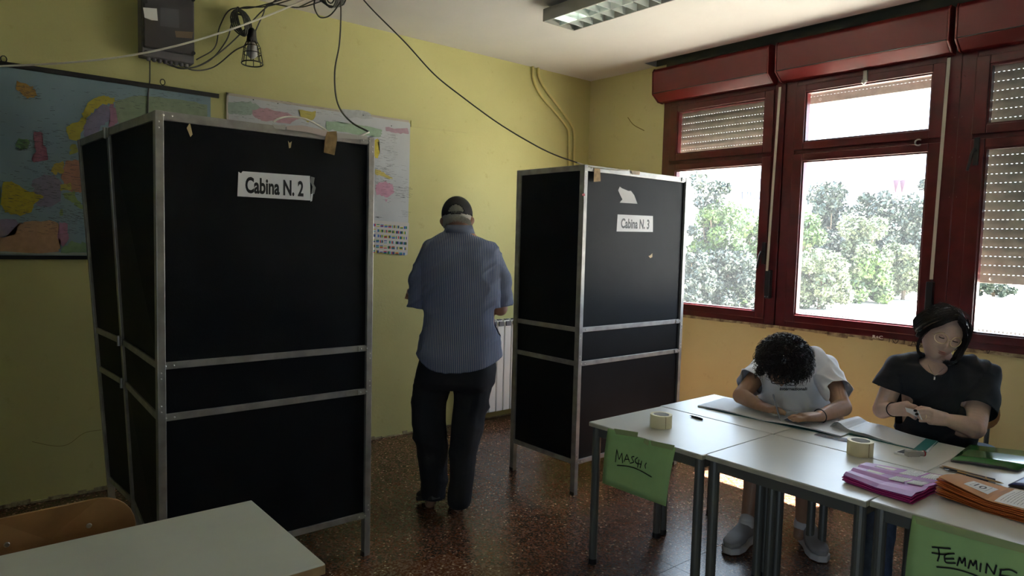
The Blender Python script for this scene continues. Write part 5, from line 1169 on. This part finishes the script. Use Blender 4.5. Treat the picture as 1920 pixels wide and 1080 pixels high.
# curly hair
def curls(mb, c, rt, fw, up, rx, ry, rz, n, L, keep, seed, r_=.0021):
    rg = np.random.default_rng(seed)
    for _ in range(n):
        d = nrm(rg.normal(size=3))
        if not keep(d): continue
        base = c+rt*rx*d[0]+fw*ry*d[1]+up*rz*d[2]; o_ = nrm(rt*d[0]/rx+fw*d[1]/ry+up*d[2]/rz)
        t1 = nrm(np.cross(o_, rg.normal(size=3))); t2 = np.cross(o_, t1); l = L*rg.uniform(.6, 1.3); w = rg.uniform(.006, .014); ph = rg.uniform(0, 6.28); P = []
        for k in range(9):
            s = k/8; a = ph+s*rg.uniform(5, 8); P.append(base+o_*(l*(s-.35*s*s))+t1*(w*s**.5*math.cos(a)+.02*s*s)+t2*w*s**.5*math.sin(a)-UP*.012*s*s)
        mb.tube(P, [r_*(1-.75*k/8) for k in range(9)], 3, cap=False)
hm = MB(); kh = lambda d: (d[1] < .50 or d[2] > .25) and d[2] > -.55 and not (abs(d[0]) > .9 and -.35 < d[2] < .0)
hm.ell(bh+bup*.022-bfw*.014, [brt*.106, bfw*.108, bup*.124], 30, 22, keep=lambda d: kh(d))
curls(hm, bh+bup*.022-bfw*.014, brt, bfw, bup, .110, .114, .126, 3600, .058, kh, 4, .0030)
build(hm, 'curly_hair', M['hair_dark'], boy, smooth=True)
gl = MB(); g0 = bh+bfw*.108+bup*.012
for s in (-1, 1):
    gl.tube([g0+brt*(s*.036+.026*math.cos(t))+bup*.022*math.sin(t) for t in np.linspace(0, 2*math.pi, 16)], .0022, 5); gl.tube([g0+brt*s*.062, bh+brt*s*.086+bup*.0], .002, 5)
gl.tube([g0-brt*.01, g0+bfw*.004, g0+brt*.01], .002, 5)
build(gl, 'glasses', M['black'], boy)
for k, a_ in enumerate(an):
    h_ = a_*(1, 1, 0)+np.array([.06, .01, .004]); t_ = h_+(np.array([-.27, -.075 if k else -.03, 0]) if k == 0 else np.array([-.19, -.19, 0.0]))
    m_ = MB(); shoe(m_, h_, t_, UP, .052, .065, .03); o_ = organic(m_, 'sneaker', M['shoe_grey'], boy, .006, 3)
    build(sole(h_, t_, UP, .055, .034), 'sneaker_sole', M['shoe_white'], o_, bevel=.006)
    m_ = MB(); d = nrm(t_-h_); sd = nrm(np.cross(d, UP))
    for j in range(4): c_ = h_+(t_-h_)*(.42+.09*j)+UP*(.098-.013*j); m_.tube([c_-sd*.028-UP*.012, c_, c_+sd*.028-UP*.012], .003, 5)
    build(m_, 'laces', M['paper'], o_)
    build(MB().chain([a_+(-.005, 0, -.0), a_+(0, 0, .02)], [.042, .039]), 'sock', M['shoe_white'], boy, smooth=True)
bw = MB(); d = nrm(wrL-elL); e1 = nrm(np.cross(d, UP)); e2 = np.cross(d, e1); bw.tube([wrL-d*.012+(e1*math.cos(t)+e2*math.sin(t))*.034 for t in np.linspace(0, 2*math.pi, 26)], .0028, 6)
build(bw, 'wrist_band', M['black'], boy)
tipp = W(1464, 777, 3.44); tipp[2] = TZ+.012
pen(tipp, tipp+nrm(pR+RH*.045+BK*.03+UP*.006-tipp)*.04+nrm(FH*.10-RH*.35+UP*.8)*.115, 'slim ballpoint pen held in the young man\'s right hand', mat('grey_pen', (.25, .25, .27), .25), .0042)
chair((4.02, 2.04, 0), -math.pi/2+.1, 'wooden school chair on which the writing young man sits')
# ------------------------------------------------------------------ young woman
gD = 3.38
girl = root('person', 'young person with round glasses in black tee holding a paper slip', 'person', (3.95, 1.17, 0))
body = MB(); K = lambda x, y, d: W(x, y, d)
gh = K(1766, 627, 3.30)
gup = nrm(UP*.93+RH*.20+BK*.24); gfw = nrm(BK*.90-RH*.28-UP*.30); gfw = nrm(gfw-gup*(gfw@gup)); grt = np.cross(gfw, gup); grt = grt if grt@RH > 0 else -grt
head(body, gh, grt, gfw, gup, .080, .100, .122, nose=.9)
nk = K(1764, 684, 3.38); body.chain([gh-gup*.055-gfw*.025, nk], [.056, .058])
gsR, gsL = K(1684, 694, 3.42), K(1843, 706, 3.36); geR, geL = K(1654, 768, 3.44), K(1826, 802, 3.20)
gwR, gwL = K(1676, 768, 3.33), K(1772, 786, 3.19)
gch = K(1760, 730, 3.40)
body.chain([gsR, geR], [.050, .045]).chain([geR, gwR], [.044, .029]); body.chain([gsL, geL], [.056, .052]).chain([geL, (geL+gwL)/2, gwL], [.050, .040, .027])
loft(body, [(K(1762, 672, 3.38), px(26, 3.4), .05), (K(1762, 682, 3.38), px(50, 3.4), .07), (K(1762, 700, 3.38), px(64, 3.4), .095), (K(1760, 740, 3.38), px(64, 3.4), .11), (K(1756, 800, 3.42), px(58, 3.4), .11), (np.array([3.98, 1.18, .5]), .14, .12)])
for yk in (1.30, 1.08): body.chain([np.array([3.98, 1.18*.5+yk*.5, .50]), np.array([3.50, yk, .50])], [.085, .062]).chain([np.array([3.50, yk, .50]), np.array([3.42, yk-.03, .1])], [.058, .036])
# hands: right hand (at left in view) pinches the slip, left hand holds its other end
hR = K(1700, 766, 3.27); hL = K(1745, 781, 3.15)
dR = nrm(K(1724, 774, 3.2)-hR); 
hand(body, gwR, hR, [[hR+RH*.012+UP*(.010-.012*k), hR+RH*(.040-.003*k)-UP*(.004+.012*k)+BK*.012, hR+RH*(.062-.008*k)-UP*(.016+.010*k)+BK*.010] for k in range(4)],
     [hR+UP*.020-RH*.004+BK*.010, hR+UP*.016+RH*.026+BK*.022, hR+UP*.000+RH*.055+BK*.022], r=.0085, pr=.022, palm_dir=UP)
hand(body, gwL, hL, [[hL-RH*.012+UP*(.030-.016*k)+BK*.006, hL-RH*(.040-.003*k)+UP*(.034-.017*k)+BK*.010, hL-RH*(.073-.008*k)+UP*(.027-.016*k)+BK*.004] for k in range(4)],
     [hL+UP*.028+FH*.014, hL-RH*.030+UP*.034+FH*.026, hL-RH*.060+UP*.024+FH*.020], r=.0085, pr=.023, palm_dir=UP)
organic(body, 'body', M['skin_girl'], girl, .0038, 3)
nl = MB()
for k in range(2): nl.ell(hL-RH*(.078-.008*k)+UP*(.028-.016*k)+BK*.010, [RH*.009, FH*.004, UP*.006], 10, 6)
build(nl, 'finger_nails', M['nail'], girl, smooth=True, kind='stuff')
build(MB().ell(hR+UP*(-.002)+RH*.060+BK*.030, [RH*.007, FH*.004, UP*.006], 10, 6), 'thumb_nail', M['nail'], girl, smooth=True)
for nm, c_, m_ in (('ring', hL-RH*.032+UP*.003+BK*.010, M['gold']), ('ring', hR+RH*.028-UP*.034+BK*.012, M['silver'])):
    build(MB().tube([c_+FH*.0105*math.cos(t)+UP*.0105*math.sin(t) for t in np.linspace(0, 2*math.pi, 16)], .0017, 6), nm, m_, girl)
sh = MB()
loft(sh, [(K(1765, 668, 3.42), px(26, 3.4), .055), (K(1764, 675, 3.40), px(52, 3.4), .075), (K(1763, 684, 3.38), px(74, 3.4), .092), (K(1763, 700, 3.38), px(84, 3.4), .112), (K(1760, 725, 3.38), px(78, 3.4), .130), (K(1757, 760, 3.40), px(72, 3.4), .138), (K(1754, 800, 3.42), px(68, 3.4), .14), (K(1756, 830, 3.46), px(68, 3.4), .145), (K(1760, 900, 3.6), px(74, 3.5), .15)], 36)
sh.chain([gsR, geR*.6+gsR*.4], [.070, .083]).chain([gsL, geL*.78+gsL*.22+RH*.01], [.074, .079]).chain([gsR*.5+nk*.5+UP*.0, gsR], [.075, .070]).chain([gsL*.5+nk*.5, gsL], [.078, .074])
gc = K(1758, 730, 3.38); nc = K(1760, 676, 3.27)
def neckcut(c):
    p = c-nc; return ((p@RH/.072)**2+(p@UP/.072)**2+(p@FH/.11)**2 < 1)
organic(sh, 'tee_shirt', M['tee_black'], girl, .0065, 14, disp=wrinkles(gc, 0, 0, .020, (8, 8, 22), .7, 31),
        cut=[plane_cut(gsR*.52+geR*.48, geR-gsR, gsR*.3+geR*.7, .14, -1), plane_cut(gsL*.30+geL*.70, geL-gsL, gsL*.2+geL*.8, .13, 1), neckcut], thick=.002)
nlk = MB(); nlk.tube(smoothpath([K(1740, 684, 3.29), K(1745, 694, 3.265), K(1752, 704, 3.25), K(1760, 699, 3.25), K(1770, 690, 3.27)], 5), .0011, 5)
build(nlk, 'necklace', M['silver'], girl); build(MB().box(K(1752, 709, 3.245)-(.004, .004, .008), K(1752, 709, 3.245)+(.004, .004, .008)), 'pendant', M['silver'], girl, bevel=.002)
jn = MB()
for yk in (1.32, 1.06): jn.chain([np.array([4.0, 1.18*.5+yk*.5, .51]), np.array([3.50, yk, .51])], [.10, .08]).chain([np.array([3.50, yk, .50]), np.array([3.30, yk-.06, .10])], [.078, .075])
jn.chain([np.array([4.0, 1.30, .52]), np.array([4.0, 1.06, .52])], [.13, .13])
organic(jn, 'jeans', M['denim'], girl, .010, 6, disp=wrinkles(gc, 0, 0, .008, (8, 8, 12), .3, 41), cut=[lambda c: c[:, 2] < .06])
for yk in (1.24, .98):
    h_ = np.array([3.34, yk, .004]); t_ = h_+(-.25, -.03, 0); m_ = MB(); shoe(m_, h_, t_, UP, .046, .05, .02); o_ = organic(m_, 'shoe', M['shoe_black'], girl, .007, 3); build(sole(h_, t_, UP, .048, .02), 'shoe_sole', M['shoe_black'], o_)
# face parts
F_ = lambda x, y, z: gh+grt*x+gfw*y+gup*z
for s in (-1, 1):
    e = F_(s*.029, .083, .008)
    build(MB().ell(e, [grt*.0125, gfw*.0105, gup*.0095], 16, 10), 'eyelid', M['skin_girl'], girl, smooth=True)
    build(MB().tube(smoothpath([e+grt*x_+gfw*(.0095-12*x_*x_)-gup*(.005-8*x_*x_) for x_ in (-.013, -.006, 0, .006, .013)], 3), .0020, 5), 'eyelashes', M['ink'], girl)
    build(MB().tube(smoothpath([F_(s*.012, .092, .026), F_(s*.026, .089, .031), F_(s*.042, .074, .026)], 4), [.0026]*4+[.0032]*4+[.0016], 5), 'eyebrow', M['hair_dark'], girl)
    c_ = F_(s*.032, .101-.006, .002)
    rim = [c_+grt*.0255*math.cos(t)-gfw*s*.012*math.cos(t)*1.0+gup*.0245*math.sin(t) for t in np.linspace(0, 2*math.pi, 28)]
    lens = build(MB().add([c_]+rim[:-1], [(0, i+1, (i+1) % 27+1) for i in range(27)]), 'lens', M['lens'], girl)
    build(MB().tube(rim, .0021, 6), 'glasses_rim', M['gold'], girl); build(MB().tube([c_+grt*s*.0255-gfw*.012, F_(s*.083, .0, .008)], .0011, 5), 'glasses_temple', M['gold'], girl)
build(MB().tube(smoothpath([F_(-.0085, .104, .004), F_(0, .108, .007), F_(.0085, .104, .004)], 4), .0012, 5), 'glasses_bridge', M['gold'], girl)
lp = MB()
lp.ell(F_(0, .0925, -.0605), [grt*.020, gfw*.006, gup*.0038], 20, 8).ell(F_(0, .0925, -.0690), [grt*.017, gfw*.0065, gup*.0048], 20, 8)
build(lp, 'lips', M['lips'], girl, smooth=True)
# hair: cap with centre parting, loose face strands, low tail
hm = MB()
kg = lambda d: not (d[1] > .12 and d[2] < .78-.45*abs(d[0])) and d[2] > -.45
hm.ell(F_(0, -.012, .014), [grt*.090, gfw*.106, gup*.121], 48, 32, keep=kg, fn=lambda d: (d[0], d[1], d[2]*(1-.05*math.exp(-(d[0]/.08)**2)) if d[2] > 0 else d[2]))
rg = np.random.default_rng(8)
def lock(P, n, spread, r_=.0016):
    P = smoothpath(P, 5); 
    for _ in range(n):
        o1 = rg.normal(size=3)*spread; o2 = rg.normal(size=3)*spread; k_ = len(P)
        hm.tube([p+o1*(1-i/k_)+o2*(i/k_)+rg.normal(size=3)*.0006 for i, p in enumerate(P)], [r_]*(k_-3)+[r_*.7, r_*.4, r_*.2], 3, cap=False)
for s in (-1, 1):
    for a in np.linspace(-.2, 1.0, 42):      # combed from the parting down and back
        y = .082-.15*(1-a) if a < 1 else .08
        st0 = F_(s*.004, .076-.12*(1-a), .126-.025*max(0, a-.3)**2+.004)
        lock([st0, F_(s*.050, .066-.11*(1-a), .118-.03*max(0, a)), F_(s*.090, .040-.10*(1-a), .060-.02*a), F_(s*.098, -.01-.09*(1-a), .0-.01*a), F_(s*.080, -.07, -.035), F_(s*.03, -.118, -.045)], 6, .0035)
for s in (-1, 1):
    for a in np.linspace(0, 1, 22):
        lock([F_(s*.003, .074+.016*a, .126-.018*a), F_(s*.030, .090+.004*a, .112-.020*a), F_(s*.056, .082+.006*a, .080-.020*a), F_(s*.080, .058+.008*a, .040-.012*a), F_(s*.094, .030, -.005), F_(s*.094, -.01, -.04), F_(s*.07, -.06, -.05)], 7, .0028)
for s, n_, k2 in ((-1, 34, 0), (1, 46, 1)):  # loose strands at the temples
    if s < 0: lock([F_(-.03, .088, .095), F_(-.066, .072, .055), F_(-.089, .048, .0), F_(-.094, .040, -.055), F_(-.084, .05, -.095), F_(-.060, .07, -.112)], n_, .0035)
    else:
        lock([F_(.012, .090, .105), F_(.048, .086, .068), F_(.076, .068, .015), F_(.088, .052, -.045), F_(.080, .06, -.088), F_(.050, .085, -.105), F_(.020, .10, -.100)], n_+30, .0045)
        lock([F_(.02, .086, .105), F_(.060, .076, .065), F_(.088, .05, .01), F_(.094, .035, -.05), F_(.088, .035, -.09), F_(.095, .01, -.12)], 110, .007)
        lock([F_(.05, .06, .10), F_(.088, .04, .05), F_(.104, .01, -.02), F_(.105, -.02, -.08), F_(.12, -.03, -.13), F_(.13, -.03, -.16)], 60, .008)
hm.ell(F_(.045, -.10, -.035), [grt*.062, gfw*.045, gup*.068], 20, 14); curls(hm, F_(.045, -.10, -.035), grt, gfw, gup, .060, .045, .066, 500, .022, lambda d: True, 9, .0016)
for _ in range(90):
    t = rg.uniform(-1.3, 1.3); b_ = F_(.094*math.sin(t), rg.uniform(-.06, .06), .014+.124*math.cos(t)); o_ = nrm(b_-gh); lock([b_, b_+o_*.006+grt*.01*np.sign(t), b_+o_*.009+grt*.022*np.sign(t)-gup*.006], 1, .0005, .0008)
build(hm, 'dark_hair', M['hair_dark'], girl, smooth=True)
bw = MB(); d = nrm(gwR-geR); e1 = nrm(np.cross(d, UP)); e2 = np.cross(d, e1); bw.tube([gwR-d*.005+(e1*math.cos(t)+e2*math.sin(t))*.033 for t in np.linspace(0, 2*math.pi, 26)], .0026, 6)
build(bw, 'hair_tie', M['black'], girl)
for s in (1,): build(MB().lathe([(.003, 0), (.003, .003)], F_(.088, .0, -.02), 8, grt), 'ear_stud', M['silver'], girl)
sl = [hR+RH*.044+UP*.014+BK*.020, hR+RH*.050+UP*.004+BK*.020, hL-RH*.045-UP*.016+BK*.012, hL-RH*.060+UP*.020+BK*.012]
build(MB().prism([K(1697, 764, 3.215), K(1700, 772, 3.215), K(1730, 788, 3.13), K(1722, 770, 3.13)], FH*.0008), 'paper_slip', M['paper'], label='white paper slip held between the young woman\'s fingers', cat='paper')
cg = K(1862, 800, 3.5)
chair((4.02, 1.285, 0), -math.pi/2-.10, 'wooden school chair whose back shows beside the young woman', hb=.86)
